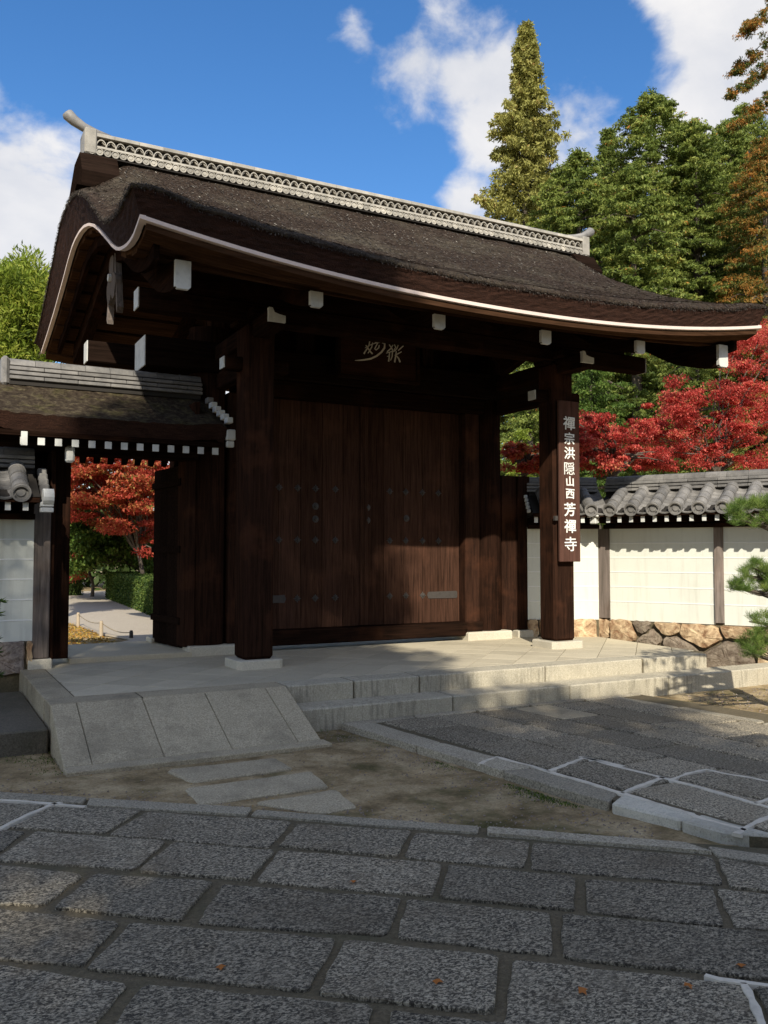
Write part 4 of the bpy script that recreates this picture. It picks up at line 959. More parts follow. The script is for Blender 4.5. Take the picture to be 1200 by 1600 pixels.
def wall(name, label, A, d, s0, s1, posts, rocks, z_top=1.54, disc0=.24, gable_end=None, rock_mat=None, zstone=.26):
    """plaster wall: A origin, d direction along the wall, n towards the viewer"""
    d = Vector(d).normalized(); n = Vector((d.y, -d.x)); w = thing(name, label, 'wall')
    ang = math.atan2(d.y, d.x)
    def T(s, o, z): p = Vector(A)+d*s+n*o; return (p.x, p.y, z)
    def lbox(nm, mat, s0_, s1_, o0, o1, z0, z1, b=.005, par=w):
        v, f = box_vf(s0_, s1_, o0, o1, z0, z1, b); return link(nm, mesh([T(*q) for q in v], [q[::-1] for q in f]), mat, par)
    # plaster, posts
    cuts = [s0]+[p for pp in posts for p in pp]+[s1]
    for a, b in zip(cuts[::2], cuts[1::2]):
        if b-a > .02: lbox('plaster_panel', M['plaster'], a, b, -.22, 0, zstone-.02, z_top+.03, .0)
        if b-a > .02:
            for z in (1.335, 1.13, .925, .715, .505): lbox('white_line', M['plaster_line'], a+.004, b-.004, -.004, .0045, z-.007, z+.007, .001)
    for a, b in posts: lbox('wall_post', M['grey_wood'], a, b, -.2, .03, zstone+.0, z_top, .006)
    # base stones
    for (poly, mt, out) in rocks:
        q = rough_poly(poly, .07, .012, .03); nn = len(q); c = (sum(p[0] for p in q)/nn, sum(p[1] for p in q)/nn)
        v = [T(p[0], -.15, p[1]) for p in q]+[T(p[0]+(c[0]-p[0])*.02, out*.2, p[1]+(c[1]-p[1])*.02) for p in q]+[T(p[0]+(c[0]-p[0])*.09, out*.85+random.uniform(-.008, .008), p[1]+(c[1]-p[1])*.09) for p in q]+[T(p[0]+(c[0]-p[0])*.5, out+random.uniform(-.006, .006), p[1]+(c[1]-p[1])*.5) for p in q]+[T(c[0], out, c[1])]
        f = [(k*nn+i, k*nn+(i+1) % nn, (k+1)*nn+(i+1) % nn, (k+1)*nn+i) for k in range(3) for i in range(nn)]+[(3*nn+i, 3*nn+(i+1) % nn, 4*nn) for i in range(nn)]
        link('base_stone', mesh(v, f), M[mt], w)
    lbox('stone_core', M['mortar'], s0, s1, -.2, -.01, -.42, zstone-.015, 0)
    lbox('eave_filling', M['wood_x'], s0, s1, -.21, -.01, z_top+.03, 1.99, 0)
    # under-eave timber
    lbox('wall_plate', M['wood_x'], s0, s1, .0, .09, z_top, z_top+.06, .004)
    for sg in (1, -1):
        lbox('eave_board', M['wood_x'], s0, s1, .02 if sg > 0 else -.70, .465 if sg > 0 else -.24, 1.70, 1.725, .003)
        lbox('eave_fascia', M['wood_x'], s0, s1, .462 if sg > 0 else -.72, .49 if sg > 0 else -.695, 1.695, 1.745, .003)
    s = s0+.05
    while s < s1-.03:
        r_ = lbox('rafter', M['wood_y'], s-.026, s+.026, -.1, .44, 1.615, 1.698, .0); lbox('painted_end', M['white'], s-.026, s+.026, .44, .45, 1.615, 1.695, 0, r_); s += .162
    # tiles: slope from ridge (o=-.11,z=2.09) to eave (o=.33,z=1.74) and the same behind
    for sg in (1, -1):
        sl_ = math.atan2(.33, .62)
        k = 0; s = s0+disc0
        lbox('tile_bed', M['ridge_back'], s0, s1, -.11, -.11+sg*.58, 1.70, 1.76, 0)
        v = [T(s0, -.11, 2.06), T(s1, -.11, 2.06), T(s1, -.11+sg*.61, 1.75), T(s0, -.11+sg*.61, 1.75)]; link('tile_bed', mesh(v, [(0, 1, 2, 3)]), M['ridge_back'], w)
        while s < s1-.02:
            o0 = -.11+sg*.63; 
            def place(me, nm, s_, t, dz, flip=0):
                o = bpy.data.objects.new(nm, me); COL.objects.link(o); o.parent = w
                off = o0-sg*t*math.cos(sl_); z = 1.745+t*math.sin(sl_)+dz
                ydir = -n*sg; rotz = math.atan2(ydir.y, ydir.x)-math.pi/2
                o.location = T(s_, off, z); o.rotation_mode = 'XYZ'; o.matrix_local = Matrix.Translation(T(s_, off, z)) @ Matrix.Rotation(rotz, 4, 'Z') @ Matrix.Rotation(sl_ if not flip else flip, 4, 'X')
                return o
            for j in range(4): place(barrel, 'barrel_tile', s, j*.168, .035+random.uniform(-.003, .003))
            place(wdisc, 'eave_disc', s, -.012, .048, .12)
            if s+.30 < s1+.1:
                for j in range(8): place(pan, 'pan_tile', s+.15, -.01+j*.088, .022+j*.004)
            s += .30
    nseg = max(1, int((s1-s0)/.38)); Ls = (s1-s0)/nseg
    for k, (z, hw) in enumerate(((2.075, .135), (2.122, .125), (2.169, .115))):
        for i in range(nseg):
            lbox('ridge_course', M['tile'], s0+i*Ls, s0+(i+1)*Ls-.005, -.11-hw, -.11+hw, z, z+.036, .005)
    nseg = max(1, int((s1-s0)/.27)); Ls = (s1-s0)/nseg
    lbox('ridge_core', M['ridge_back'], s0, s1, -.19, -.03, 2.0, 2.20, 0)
    for i in range(nseg):
        v, f = tube_vf([T(s0+i*Ls, -.11, 2.222), T(s0+(i+1)*Ls-.004, -.11, 2.222)], [.078, .074], 14); link('ridge_cap_tile', mesh(v, f), M['tile'], w)
    return w, T, lbox
def rk(*p): return [(a, b) for a, b in p]
A2 = (8.73, 9.58); d2 = (.45, -.893)
rocks2 = [(rk((-.14, .255), (.02, .255), (.05, .10), (.02, -.05), (-.15, -.05)), 'rock', .05), (rk((.03, .255), (.33, .245), (.43, .03), (.40, -.06), (.04, -.05)), 'rock', .07),
          (rk((.35, .245), (.64, .24), (.60, .10), (.46, .05)), 'rock_grey', .06), (rk((.66, .24), (1.02, .235), (1.06, .13), (.93, .06), (.80, .06)), 'rock', .075),
          (rk((.60, .09), (.64, .16), (.78, .06), (.76, -.08), (.40, -.09), (.47, .04)), 'rock_grey', .07), (rk((1.04, .235), (1.52, .225), (1.60, .05), (1.36, -.10), (1.0, .08)), 'rock', .08),
          (rk((.80, .05), (.97, .06), (1.20, -.04), (1.30, -.16), (.90, -.14), (.78, -.08)), 'rock_grey', .07), (rk((1.54, .225), (2.0, .22), (1.98, .08), (1.62, .06)), 'rock', .075),
          (rk((1.36, -.12), (1.62, .04), (1.95, .0), (2.0, -.25), (1.9, -.42), (1.3, -.42), (1.25, -.2)), 'rock_grey', .09), (rk((2.02, .22), (2.45, .215), (2.4, .02), (2.0, .07)), 'rock', .08),
          (rk((2.0, .05), (2.4, .0), (2.5, -.2), (2.35, -.42), (1.95, -.42), (2.02, -.2)), 'rock', .08), (rk((2.47, .215), (3.0, .21), (3.05, -.05), (2.6, -.1), (2.42, .0)), 'rock_grey', .08),
          (rk((2.5, -.12), (3.05, -.07), (3.1, -.42), (2.4, -.42)), 'rock', .08), (rk((3.02, .21), (3.6, .2), (3.7, -.1), (3.08, -.06)), 'rock', .08), (rk((3.1, -.09), (3.7, -.13), (3.8, -.42), (3.12, -.42)), 'rock_grey', .08)]
w2, T2, lb2 = wall('plaster_wall', 'long cream plaster wall with white lines and tiled roof right of the gate, pine in front', A2, d2, -.02, 3.9, [(-.18, .04), (1.49, 1.61), (3.2, 3.32)], rocks2, disc0=.26)
lb2('corner_bracket', M['white'], -.04, .05, .46, .54, 1.60, 1.68, .01); lb2('corner_bracket', M['white'], -.08, .09, .46, .56, 1.69, 1.73, .012); lb2('corner_bracket', M['white'], -.05, .06, .46, .57, 1.735, 1.78, .012)
A3 = (7.72, 10.12); d3 = (.87, -.46)
rocks3 = [(rk((.0, .25), (.14, .25), (.16, .0), (.0, -.05)), 'rock', .045), (rk((.16, .255), (.52, .25), (.5, .08), (.55, -.05), (.18, -.05)), 'rock', .05), (rk((.54, .25), (.98, .25), (1.0, -.05), (.57, -.05), (.52, .08)), 'rock', .05)]
w3, T3, lb3 = wall('plaster_wall', 'short cream plaster wall piece joining the main gate, behind the right front post', A3, d3, .0, 1.02, [], rocks3, disc0=.2)
for k in range(5): lb3('verge_tile', M['white'], -.05, .0, -.02+.07*k, .05+.07*k, 1.98-.055*k, 2.03-.055*k, .008)
rocksL = [(rk((-.62, .31), (-.07, .30), (-.06, -.05), (-.62, -.05)), 'rock_face', .04), (rk((-.05, .30), (.0, .29), (-.0, -.02), (-.04, -.05)), 'rock', .03), (rk((-1.2, .31), (-.64, .31), (-.64, -.1), (-1.2, -.1)), 'rock_face', .05), (rk((-.05, .29), (.01, .28), (.0, .05), (-.05, .12)), 'rock', .05)]
rocksL += [(rk((-1.8, .31), (-1.22, .31), (-1.22, -.4), (-1.8, -.4)), 'rock_face', .05)]
w1, T1, lb1 = wall('plaster_wall', 'grey-shaded plaster wall at the left edge with tiled roof, next to the side gate', (1.04, 9.70), (1, 0), -1.8, 0.0, [], rocksL, disc0=.12-.0, zstone=.31)
for k in range(6): lb1('verge_tile', M['tile'], .02, .11, -.04+.075*k, .04+.075*k, 2.02-.06*k-.02, 2.08-.06*k, .012)
v, f = tube_vf([T1(.02, .50, 1.75), T1(.12, .50, 1.75)], .085, 14); link('verge_disc', mesh(v, f), M['white'], w1)
lb1('verge_end', M['white'], .0, .12, .44, .54, 1.60, 1.645, .004); lb1('verge_end', M['white'], .0, .12, .42, .54, 1.655, 1.70, .004)

# ------------------------------------------------------------------ garden seen through the side gate
def slab_poly(name, pts, z, mat, label, th=.03):
    v, f = prism_vf(pts, z-th, z, 0); o = link(name, mesh(v, f), mat); tag(o, label, kind='structure'); return o
gp = [(3.0, 11.62), (3.2, 13.0), (2.95, 14.6), (2.75, 17.3), (2.45, 19), (3.3, 27), (4.6, 30), (5.6, 30), (5.4, 24), (4.75, 18), (4.2, 14), (4.2, 11.62)]
slab_poly('garden_path', [(1.6, 11.62), (1.9, 12.6), (3.0, 14.0), (2.72, 15.3), (2.65, 17.3), (2.45, 19.5), (3.3, 27), (4.6, 32), (5.9, 32), (5.3, 24), (4.72, 18.5), (4.3, 14), (4.3, 11.62)], -.155, M['pale_path'], 'pale sunlit garden path seen through the open side gate')
def scatter_cover():
    n = 9000; X = RNG.uniform(.6, 3.0, n); Y = RNG.uniform(11.8, 19, n); keep = (X < 1.6+(Y-11.6)*.58) & (X < 2.68) ; X, Y = X[keep], Y[keep]; n = len(X)
    A_ = rand_unit(n); A_[:, 2] *= .3; B_ = np.cross(A_, rand_unit(n)); B_ /= np.linalg.norm(B_, axis=1)[:, None]
    o = quad_cloud('ground_cover', np.stack([X, Y, np.full(n, -.185)+RNG.random(n)*.03], -1), A_*.022, B_*.014, RNG.random(n), M['lawn']); tag(o, 'orange leaf litter and moss beside the garden path', kind='stuff')
scatter_cover()
def stake(u, v0, v1, y, nm, mat):
    p = PY(u, v0, y); q = PY(u, v1, y); vv, ff = tube_vf([(p[0], y, -.2), (p[0], y, q[2]-.03), (p[0], y, q[2])], [.032, .030, .022], 10)
    o = link('stake', mesh(vv, ff), mat); tag(o, nm, 'stake', 'low stakes of the rope barrier'); return (p[0], y, q[2]-.03)
ga = stake(122, 976, 957, 17.0, 'pale stake with rope at the far end of the garden barrier', M['bamboo'])
gb = stake(158, 990, 970, 15.0, 'pale stake in the middle of the garden rope barrier', M['bamboo'])
gc = stake(205, 995, 985, 14.2, 'short black stake at the near end of the garden rope barrier', M['iron'])
def rope(a, b, sag, label):
    pts = [tuple(Vector(a).lerp(Vector(b), t)-Vector((0, 0, sag*4*t*(1-t)))) for t in np.linspace(0, 1, 12)]; v, f = tube_vf(pts, .007, 5); tag(link('rope', mesh(v, f), M['rope']), label, 'rope', 'ropes of the garden barrier')
rope(ga, gb, .06, 'thin rope sagging between the two pale stakes'); rope(gb, gc, .06, 'thin rope from the middle stake down to the black stake')
def hedge(name, x0, x1, y0, y1, z0, z1, n, label, skew=.0):
    core = MB().box(x0+.05, x1-.05, y0+.05, y1-.05, z0, z1-.05)
    h = thing(name, label, 'hedge')
    if skew: core.v = [(a+skew*(b-y0), b, c) for a, b, c in core.v]
    core.obj('hedge_branches', M['leaf_dark'], h)
    # leaves on the faces
    P = []
    for _ in range(n):
        r = random.random(); x = random.uniform(x0, x1); y = random.uniform(y0, y1); z = random.uniform(z0, z1)
        if r < .35: x = x0+random.uniform(-.03, .04)
        elif r < .65: y = y0+random.uniform(-.03, .04)
        elif r < .9: z = z1+random.uniform(-.03, .025)
        P.append((x+skew*(y-y0), y, z))
    P = np.array(P); a = rand_unit(n); b = np.cross(a, rand_unit(n)); b /= np.linalg.norm(b, axis=1)[:, None]; s = RNG.uniform(.02, .04, n)
    quad_cloud('hedge_leaves', P, a*s[:, None], b*(s*.5)[:, None], RNG.random(n), M['hedge'], h)
hedge('clipped_hedge', 4.12, 5.3, 14.5, 27, -.2, .60, 30000, 'clipped dark green box hedge along the right of the garden path', .065)
hedge('clipped_hedge', 3.0, 4.6, 29, 30.2, -.2, .45, 6000, 'low pale green hedge at the far end of the garden path')

# ------------------------------------------------------------------ trees
def trunk_mesh(pts, r0, r1, seg=9):
    n = len(pts); return tube_vf(pts, [r0+(r1-r0)*(i/(n-1))**.8 for i in range(n)], seg)
def conifer(label, base, H, R, n_cl, per, leafsz, mat, z_lo=.12, droop=.3, cone=True, name='conifer_tree', group=None, seed=1, taper=1.0):
    rs = np.random.default_rng(seed); t = thing(name, label, 'tree', group=group); bx, by, bz = base
    v, f = trunk_mesh([(bx, by, bz), (bx+.1, by, bz+H*.3), (bx, by+.05, bz+H*.7), (bx, by, bz+H*.97)], H*.018+.08, .03); link('trunk', mesh(v, f), M['bark'], t, True)
    C = []; Rr = []; lim = MB()
    for k in range(n_cl):
        h = z_lo+(1-z_lo)*rs.random()**.85; prof = (1-h)**taper*(1.0 if cone else (1-.5*(1-h)**3)) if cone else math.sqrt(max(0., 1-((h-.42)/.60)**2))
        rr = R*max(prof, .02)*(1+.20*math.sin(7*h*3+k)*rs.random()); a = rs.random()*2*math.pi; q = rr*(.55+.45*math.sqrt(rs.random()))
        c = (bx+q*math.cos(a), by+q*math.sin(a), bz+H*h-q*droop*.4); C.append(c)
        cr = ((.05+.5*(1-h))*R*.17+.13 if cone else R*.115+.06)*rs.uniform(.6, 1.3); Rr.append((cr, cr, cr*.6))
        if k % 9 == 0: vv, ff = tube_vf([(bx, by, c[2]+q*.15), ((bx+c[0])/2, (by+c[1])/2, c[2]+q*.12), c], [.05, .035, .012], 5, False); lim.add(vv, ff)
    for k in range(max(3, n_cl//30)): C.append((bx+rs.normal()*.05, by, bz+H*(.90+.10*k/max(3, n_cl//30)))); Rr.append((.09, .09, .2))
    lim.obj('limbs', M['bark'], t)['kind'] = 'stuff'; leaves('crown', C, Rr, per, leafsz, mat, t, droop=droop, aspect=.38, shell=.45)
    return t
def broad(label, base, centres, radii, per, leafsz, mat, flat=.6, name='maple_tree', bark='bark', r0=.14, fork=None, group=None, tint=None, aspect=.5, shell=.5, droop=.1, cat='tree'):
    t = thing(name, label, cat, group=group); b = Vector(base); C = np.array(centres); top = Vector(C.mean(0)); fk = Vector(fork) if fork else b.lerp(top, .5)
    mb = MB(); v, f = trunk_mesh([b, b.lerp(fk, .5)+Vector((.08, .05, 0)), fk], r0, r0*.65); link('trunk', mesh(v, f), M[bark], t, True)
    order = sorted(range(len(C)), key=lambda i: (C[i][0]-fk.x)**2+(C[i][1]-fk.y)**2)
    for i in order[::max(1, len(order)//40)]:
        c = Vector(C[i]); m1 = fk.lerp(c, .35)+Vector((random.uniform(-.15, .15), random.uniform(-.15, .15), .25)); m2 = fk.lerp(c, .7)+Vector((random.uniform(-.12, .12), random.uniform(-.12, .12), .15))
        vv, ff = tube_vf([fk, m1, m2, c], [r0*.5, r0*.33, r0*.18, .010], 5, False); mb.add(vv, ff)
    mb.obj('limbs', M[bark], t)['kind'] = 'stuff'; leaves('crown', C, radii, per, leafsz, mat, t, flat=flat, aspect=aspect, shell=shell, droop=droop, tint_c=tint); return t
def blob_layers(cx, cy, cz, rx, ry, rz, n, cr, seed, flat=.35, surf=.5):
    rs = np.random.default_rng(seed); C = []; R = []
    for _ in range(n):
        d = rs.normal(size=3); d /= np.linalg.norm(d); r = rs.random()**surf
        C.append((cx+d[0]*rx*r, cy+d[1]*ry*r, cz+d[2]*rz*r)); s = cr*rs.uniform(.6, 1.3); R.append((s, s, s*flat))
    return C, R
# tall cedar, far
def at(u, v, y): return PY(u, v, y)
tp_c = at(822, 42, 36.)
# cypresses behind the right of the gate: each branch is a drooping fan of flat sprays
def layered(label, base, H, R, n_br, per, leafsz, mat, seed, prof, name='cypress_tree', group=None, z_lo=.05, droop=.35, step=.42, flat=.34, tr=.02):
    rs = np.random.default_rng(seed); t = thing(name, label, 'tree', group=group); bx, by, bz = base
    v, f = trunk_mesh([(bx, by, bz), (bx+.1, by, bz+H*.35), (bx-.05, by+.05, bz+H*.7), (bx, by, bz+H*.98)], H*tr+.06, .03); link('trunk', mesh(v, f), M['bark'], t, True)
    C = []; Rr = []; tn = []; lim = MB()
    for k in range(n_br):
        h = z_lo+(1-z_lo)*((k+rs.random())/n_br)**.9; L_ = R*prof(h)*rs.uniform(.72, 1.18); a = k*2.399+rs.normal()*.4; z0 = bz+H*h; tb = rs.uniform(.1, .9)
        dx, dy = math.cos(a), math.sin(a); m = max(2, int(L_/step)+1)
        for i in range(m):
            q = (i+.6)/m
            if q*L_ < L_*.30 and L_ > 1.2: continue
            w = step*(.95-.45*q)*rs.uniform(.75, 1.25); off = rs.normal()*.22*(1-q)*L_*.5
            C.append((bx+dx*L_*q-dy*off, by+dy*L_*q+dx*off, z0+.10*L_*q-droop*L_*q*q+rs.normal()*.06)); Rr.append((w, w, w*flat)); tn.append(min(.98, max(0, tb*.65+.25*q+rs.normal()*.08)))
        if L_ > .8 and k % 5 == 0: vv, ff = tube_vf([(bx, by, z0-.1), (bx+dx*L_*.5, by+dy*L_*.5, z0), (bx+dx*L_*.95, by+dy*L_*.95, z0+.08*L_-droop*L_*.9)], [.05, .03, .008], 5, False); lim.add(vv, ff)
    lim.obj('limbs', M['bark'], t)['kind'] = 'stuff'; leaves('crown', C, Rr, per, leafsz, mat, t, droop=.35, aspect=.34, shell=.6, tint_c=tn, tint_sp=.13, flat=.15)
    return len(C)
egg = lambda h: max(.004, 1-((h-.40)/.615)**2)**.62*(.86+.14*math.sin(h*23))
def cyp(label, u_top, v_top, y, R, n_br, per, mat, seed, prof=egg, sz=.075, group='evergreen trees behind the gate', **kw):
    tp = at(u_top, v_top, y); return layered(label, (tp[0], y, -.2), tp[2]+.2, R, n_br, per, sz, mat, seed, prof, 'cypress_tree', group, **kw)
cyp('large rounded dark green cypress behind the right half of the roof', 1022, 148, 26, 4.7, 560, 75, M['leaf_cypress'], 11)
cyp('dark green cypress at the right edge behind the roof, beside the largest one', 1140, 190, 25, 4.0, 480, 75, M['leaf_cypress'], 12)
cyp('smaller pointed cypress just left of the largest one', 950, 205, 29, 3.8, 400, 70, M['leaf_cypress'], 13, lambda h: (1-h)**.7+.02)
cyp('low cypress beside the tall cedar, above the right ridge end', 885, 258, 27, 3.4, 360, 70, M['leaf_cypress'], 14)
cyp('cypress filling the background between the two biggest evergreens', 1080, 215, 31, 4.8, 420, 70, M['leaf_cypress'], 17)
cyp('cypress between the largest one and the one at the right edge', 1088, 192, 24, 3.0, 360, 75, M['leaf_cypress'], 27)
cyp('dense cypress low behind the right half of the roof', 990, 260, 23, 2.8, 360, 75, M['leaf_cypress'], 28)
cyp('cypress rising between the tall cedar and the largest cypress', 905, 238, 26, 3.0, 340, 75, M['leaf_cypress'], 29)
cyp('cypress partly hidden by the orange one at the right edge', 1165, 165, 27, 4.2, 460, 75, M['leaf_cypress'], 30)
cyp('orange-tinged cypress at the right edge above the roof corner', 1195, 215, 21, 2.7, 420, 80, M['leaf_orange'], 15, sz=.055)
cyp('low green cypress between the front post and the red maples', 925, 560, 16.5, 1.7, 130, 90, M['leaf_green'], 16, sz=.042, step=.3)
cyp('dark green cypress behind the red maples at right', 1090, 520, 17.5, 2.0, 170, 85, M['leaf_cypress'], 19, sz=.045, step=.32)
cyp('low bright green tree in the gap between main column and front post', 815, 672, 17, .75, 60, 100, M['leaf_lime'], 18, sz=.035, step=.22, group='low trees behind the wall')
cyp('dark low cypress behind the gap between main column and front post', 830, 560, 21, 1.8, 160, 80, M['leaf_cypress'], 20, sz=.05)
layered('tall narrow olive green cedar rising behind the middle of the roof', (tp_c[0], 36., -.2), tp_c[2]+.2, 6.0, 560, 70, .11, M['leaf_conifer'], 3, lambda h: (1-h)**.80*(.9+.2*math.sin(h*41))+.015, 'cedar_tree', None, .25, .05, .5, .75)
# near cypress reaching in from the right
def near_cypress():
    t = thing('cypress_tree', 'near cypress whose hanging branches enter at the top right corner', 'tree'); y = 12.5
    bp = at(1345, 700, y); v, f = trunk_mesh([(bp[0], y, -.3), (bp[0]+.1, y, 4), (bp[0], y, 9.5)], .2, .07); link('trunk', mesh(v, f), M['bark'], t, True)
    C = []; R = []; mb = MB(); rs = random.Random(4)
    for (u0, v0, u1, v1) in ((1330, -80, 1165, 45), (1330, -40, 1150, 110), (1340, 20, 1140, 150), (1340, 70, 1150, 195), (1340, 110, 1185, 240), (1340, 200, 1180, 320), (1340, 280, 1175, 400), (1340, 350, 1185, 450)):
        a = Vector(at(u0, v0, y)); b = Vector(at(u1, v1, y+rs.uniform(-.4, .4))); a.x = bp[0]; m = a.lerp(b, .5)+Vector((0, 0, .16)); vv, ff = tube_vf([a, a.lerp(m, .5)+Vector((0, 0, .05)), m, m.lerp(b, .5)+Vector((0, 0, .03)), b], [.035, .028, .02, .012, .004], 5, False); mb.add(vv, ff)
        for k in range(95):
            q = 1-rs.random()**1.5*.75; p = (a.lerp(m, q*2) if q < .5 else m.lerp(b, q*2-1)); w = .10+.34*(1-q)
            C.append((p.x+rs.gauss(0, w*.5), p.y+rs.uniform(-w, w)*1.6, p.z+rs.uniform(-1, .35)*(.10+.30*(1-q)))); s_ = rs.uniform(.05, .13); R.append((s_*1.2, s_*1.2, s_*.7))
    mb.obj('limbs', M['bark'], t)['kind'] = 'stuff'; leaves('crown', C, R, 85, .030, M['leaf_orange'], t, droop=.7, aspect=.32, shell=.8)
near_cypress()
# red maples behind the right wall
def maple(label, spots, y, base_u, n, cr, mat, seed, per=260, sz=.028, group='maples behind the right wall', flat=.45, bark='bark', r0=.07, dy=.8, tint=None):
    rs = random.Random(seed); C = []; R = []
    for (u, v, su, sv, m) in spots:
        for _ in range(int(m*1.35)):
            yy = y+rs.uniform(-dy, dy); p = at(u+rs.uniform(-su, su)*1.05, v+rs.uniform(-sv, sv)*1.12, yy); C.append(tuple(p)); s = cr*rs.choice((.35, .5, .8, 1.0, 1.25)); R.append((s, s, s*flat))
    b = at(base_u, 860, y); lo = min(c[2] for c in C); fk = (b[0], y, max(.6, lo-.1))
    broad(label, (b[0]+.1, y, -.2), C, R, per, sz, mat, .7, 'maple_tree', bark, r0, fk, group, tint)
maple('scarlet maple with the highest red crown behind the wall at right', [(1120, 630, 75, 34, 52), (1175, 570, 40, 40, 22), (1195, 520, 24, 18, 12), (1090, 700, 95, 28, 60), (1045, 655, 35, 28, 22), (1190, 680, 35, 45, 24)], 12.6, 1120, 0, .26, M['leaf_red'], 21)
maple('deep red maple low behind the wall, right beside the front post', [(955, 690, 55, 26, 44), (1000, 720, 60, 16, 26), (920, 660, 25, 10, 8), (905, 705, 18, 24, 14)], 12.0, 960, 0, .22, M['leaf_red'], 22)
maple('small orange red maple seen between main column and front post', [(820, 715, 34, 18, 26)], 13.5, 820, 0, .18, M['leaf_orange_red'], 23, 130, .045)
# dark foliage mass far behind to close the gaps
def far_wood():
    C = []; R = []; rs = random.Random(5)
    for _ in range(420):
        yy = rs.uniform(34, 44); p = at(rs.uniform(700, 1500), 800, yy); C.append((p[0], yy, rs.uniform(0, 7.5))); R.append((1.5, 1.2, 1.0))
    for _ in range(520):
        yy = rs.uniform(36, 46); p = at(rs.uniform(900, 1400), 800, yy); C.append((p[0], yy, rs.uniform(6, 14.5))); R.append((1.3, 1.1, 1.0))
    for _ in range(260):
        yy = rs.uniform(34, 40); p = at(rs.uniform(-220, 420), 800, yy); C.append((p[0], yy, rs.uniform(0, 4.2))); R.append((1.4, 1.2, .9))
    o = leaves('distant_wood', C, R, 90, .16, M['leaf_dark'], None, aspect=.5); tag(o, 'dark evergreen wood closing the view far behind the trees', kind='stuff')
far_wood()
# garden maples seen through the side gate
maple('large red maple seen through the open side gate', [(170, 752, 75, 26, 60), (140, 790, 40, 20, 18), (215, 790, 40, 26, 24), (165, 822, 30, 12, 12), (230, 830, 25, 30, 12), (190, 715, 70, 14, 30), (130, 730, 30, 20, 16)], 24, 218, 0, .42, M['leaf_orange_red'], 31, 260, .050, 'garden trees beyond the side gate', .3, 'bark', .08, 1.6)
maple('green garden tree low behind the red maple beyond the side gate', [(190, 850, 40, 22, 30), (118, 800, 16, 26, 14), (230, 868, 22, 20, 14), (128, 860, 20, 24, 14)], 26, 225, 0, .55, M['leaf_green'], 32, 200, .07, 'garden trees beyond the side gate', .5, 'bark', .12, 1.5)
maple('small orange shrub maple left of the garden hedge', [(152, 866, 18, 10, 12), (118, 880, 12, 20, 10)], 28, 140, 0, .35, M['leaf_orange_red'], 33, 150, .06, 'garden trees beyond the side gate', .5, 'bark', .06, .8)
# yellow green tree at left behind the side gate
C = []; R_ = []; rs = random.Random(9)
for _ in range(130):
    u = rs.uniform(-60, 82); top = 402+14*math.sin(u*.12)+max(0, (-u)*.2)+(0 if u < 60 else 14); v = rs.uniform(top+14, 575); yy = rs.uniform(15.5, 17.5); p = at(u, v, yy); C.append(tuple(p)); s = rs.uniform(.2, .36); R_.append((s, s, s*1.25))
b = at(10, 860, 16.5)
broad('bright yellow green feathery tree at the left edge behind the small roof', (b[0], 16.5, -.2), C, R_, 330, .060, M['leaf_lime'], 0, 'leafy_tree', 'bark', .14, (b[0], 16.5, 2.6), None, None, .22, .6, -.25)

# ------------------------------------------------------------------ pine in front of the right wall
def pine():
    t = thing('pine_tree', 'small trained pine with layered needle pads in front of the right wall', 'pine tree')
    y0 = 5.6; base = at(1255, 1100, y0); tr = [(base[0], y0, -.38), (base[0]-.05, y0+.05, .2), (base[0]+.05, y0, .7), (base[0]-.02, y0, 1.15), (base[0]+.08, y0, 1.45)]
    v, f = tube_vf(tr, [.10, .085, .07, .05, .03], 10); link('trunk', mesh(v, f), M['bark'], t, True)
    pads = [(1180, 803, 42, 24, 80, 1.22), (1215, 798, 30, 28, 40, 1.22), (1175, 915, 40, 13, 42, .85), (1182, 895, 24, 12, 20, .85), (1215, 905, 30, 20, 24, .85), (1192, 968, 26, 10, 20, .5), (1180, 1010, 26, 22, 34, .3), (1200, 990, 20, 18, 18, .3), (1185, 885, 12, 8, 10, .85)]
    P = []; mb = MB()
    for (u, v_, su, sv, n, zb) in pads:
        for _ in range(n):
            a = random.uniform(-1, 1); yy = y0+random.uniform(-.28, .28); p = at(u+a*su, v_+random.uniform(-1, 1)*sv*(1-.4*abs(a)), yy); P.append(p)
        e = Vector(at(u, v_+sv*.6, y0)); s = Vector((base[0], y0, e.z-.12)); m = s.lerp(e, .5)+Vector((0, 0, -.03)); tip = Vector(at(u-su*.8, v_+sv*.35, y0-.1))
        vv, ff = tube_vf([s, m, e, tip], [.035, .025, .015, .006], 6, False); mb.add(vv, ff)
        for k in range(6):
            q = s.lerp(e, .4+.1*k) ; w = Vector(random.choice(P[-n:])); vv, ff = tube_vf([q, q.lerp(w, .6)+Vector((0, 0, -.02)), w], [.010, .007, .003], 4, False); mb.add(vv, ff)
    mb.obj('limbs', M['bark'], t)
    P = np.array(P); k = 95; idx = np.repeat(np.arange(len(P)), k); m = len(idx); d = rand_unit(m); d[:, 2] = np.abs(d[:, 2])*1.1+.15; d /= np.linalg.norm(d, axis=1)[:, None]
    L_ = RNG.uniform(.022, .042, m); C_ = P[idx]+d*L_[:, None]*1.0+RNG.normal(0, .012, (m, 3)); b_ = np.cross(d, rand_unit(m)); b_ /= np.linalg.norm(b_, axis=1)[:, None]
    tt = np.clip(RNG.uniform(.1, .9, len(P))[idx]*.6+RNG.normal(.2, .15, m), 0, 1)
    quad_cloud('needles', C_, d*L_[:, None], b_*.0013, tt, M['needle'], t)
pine()
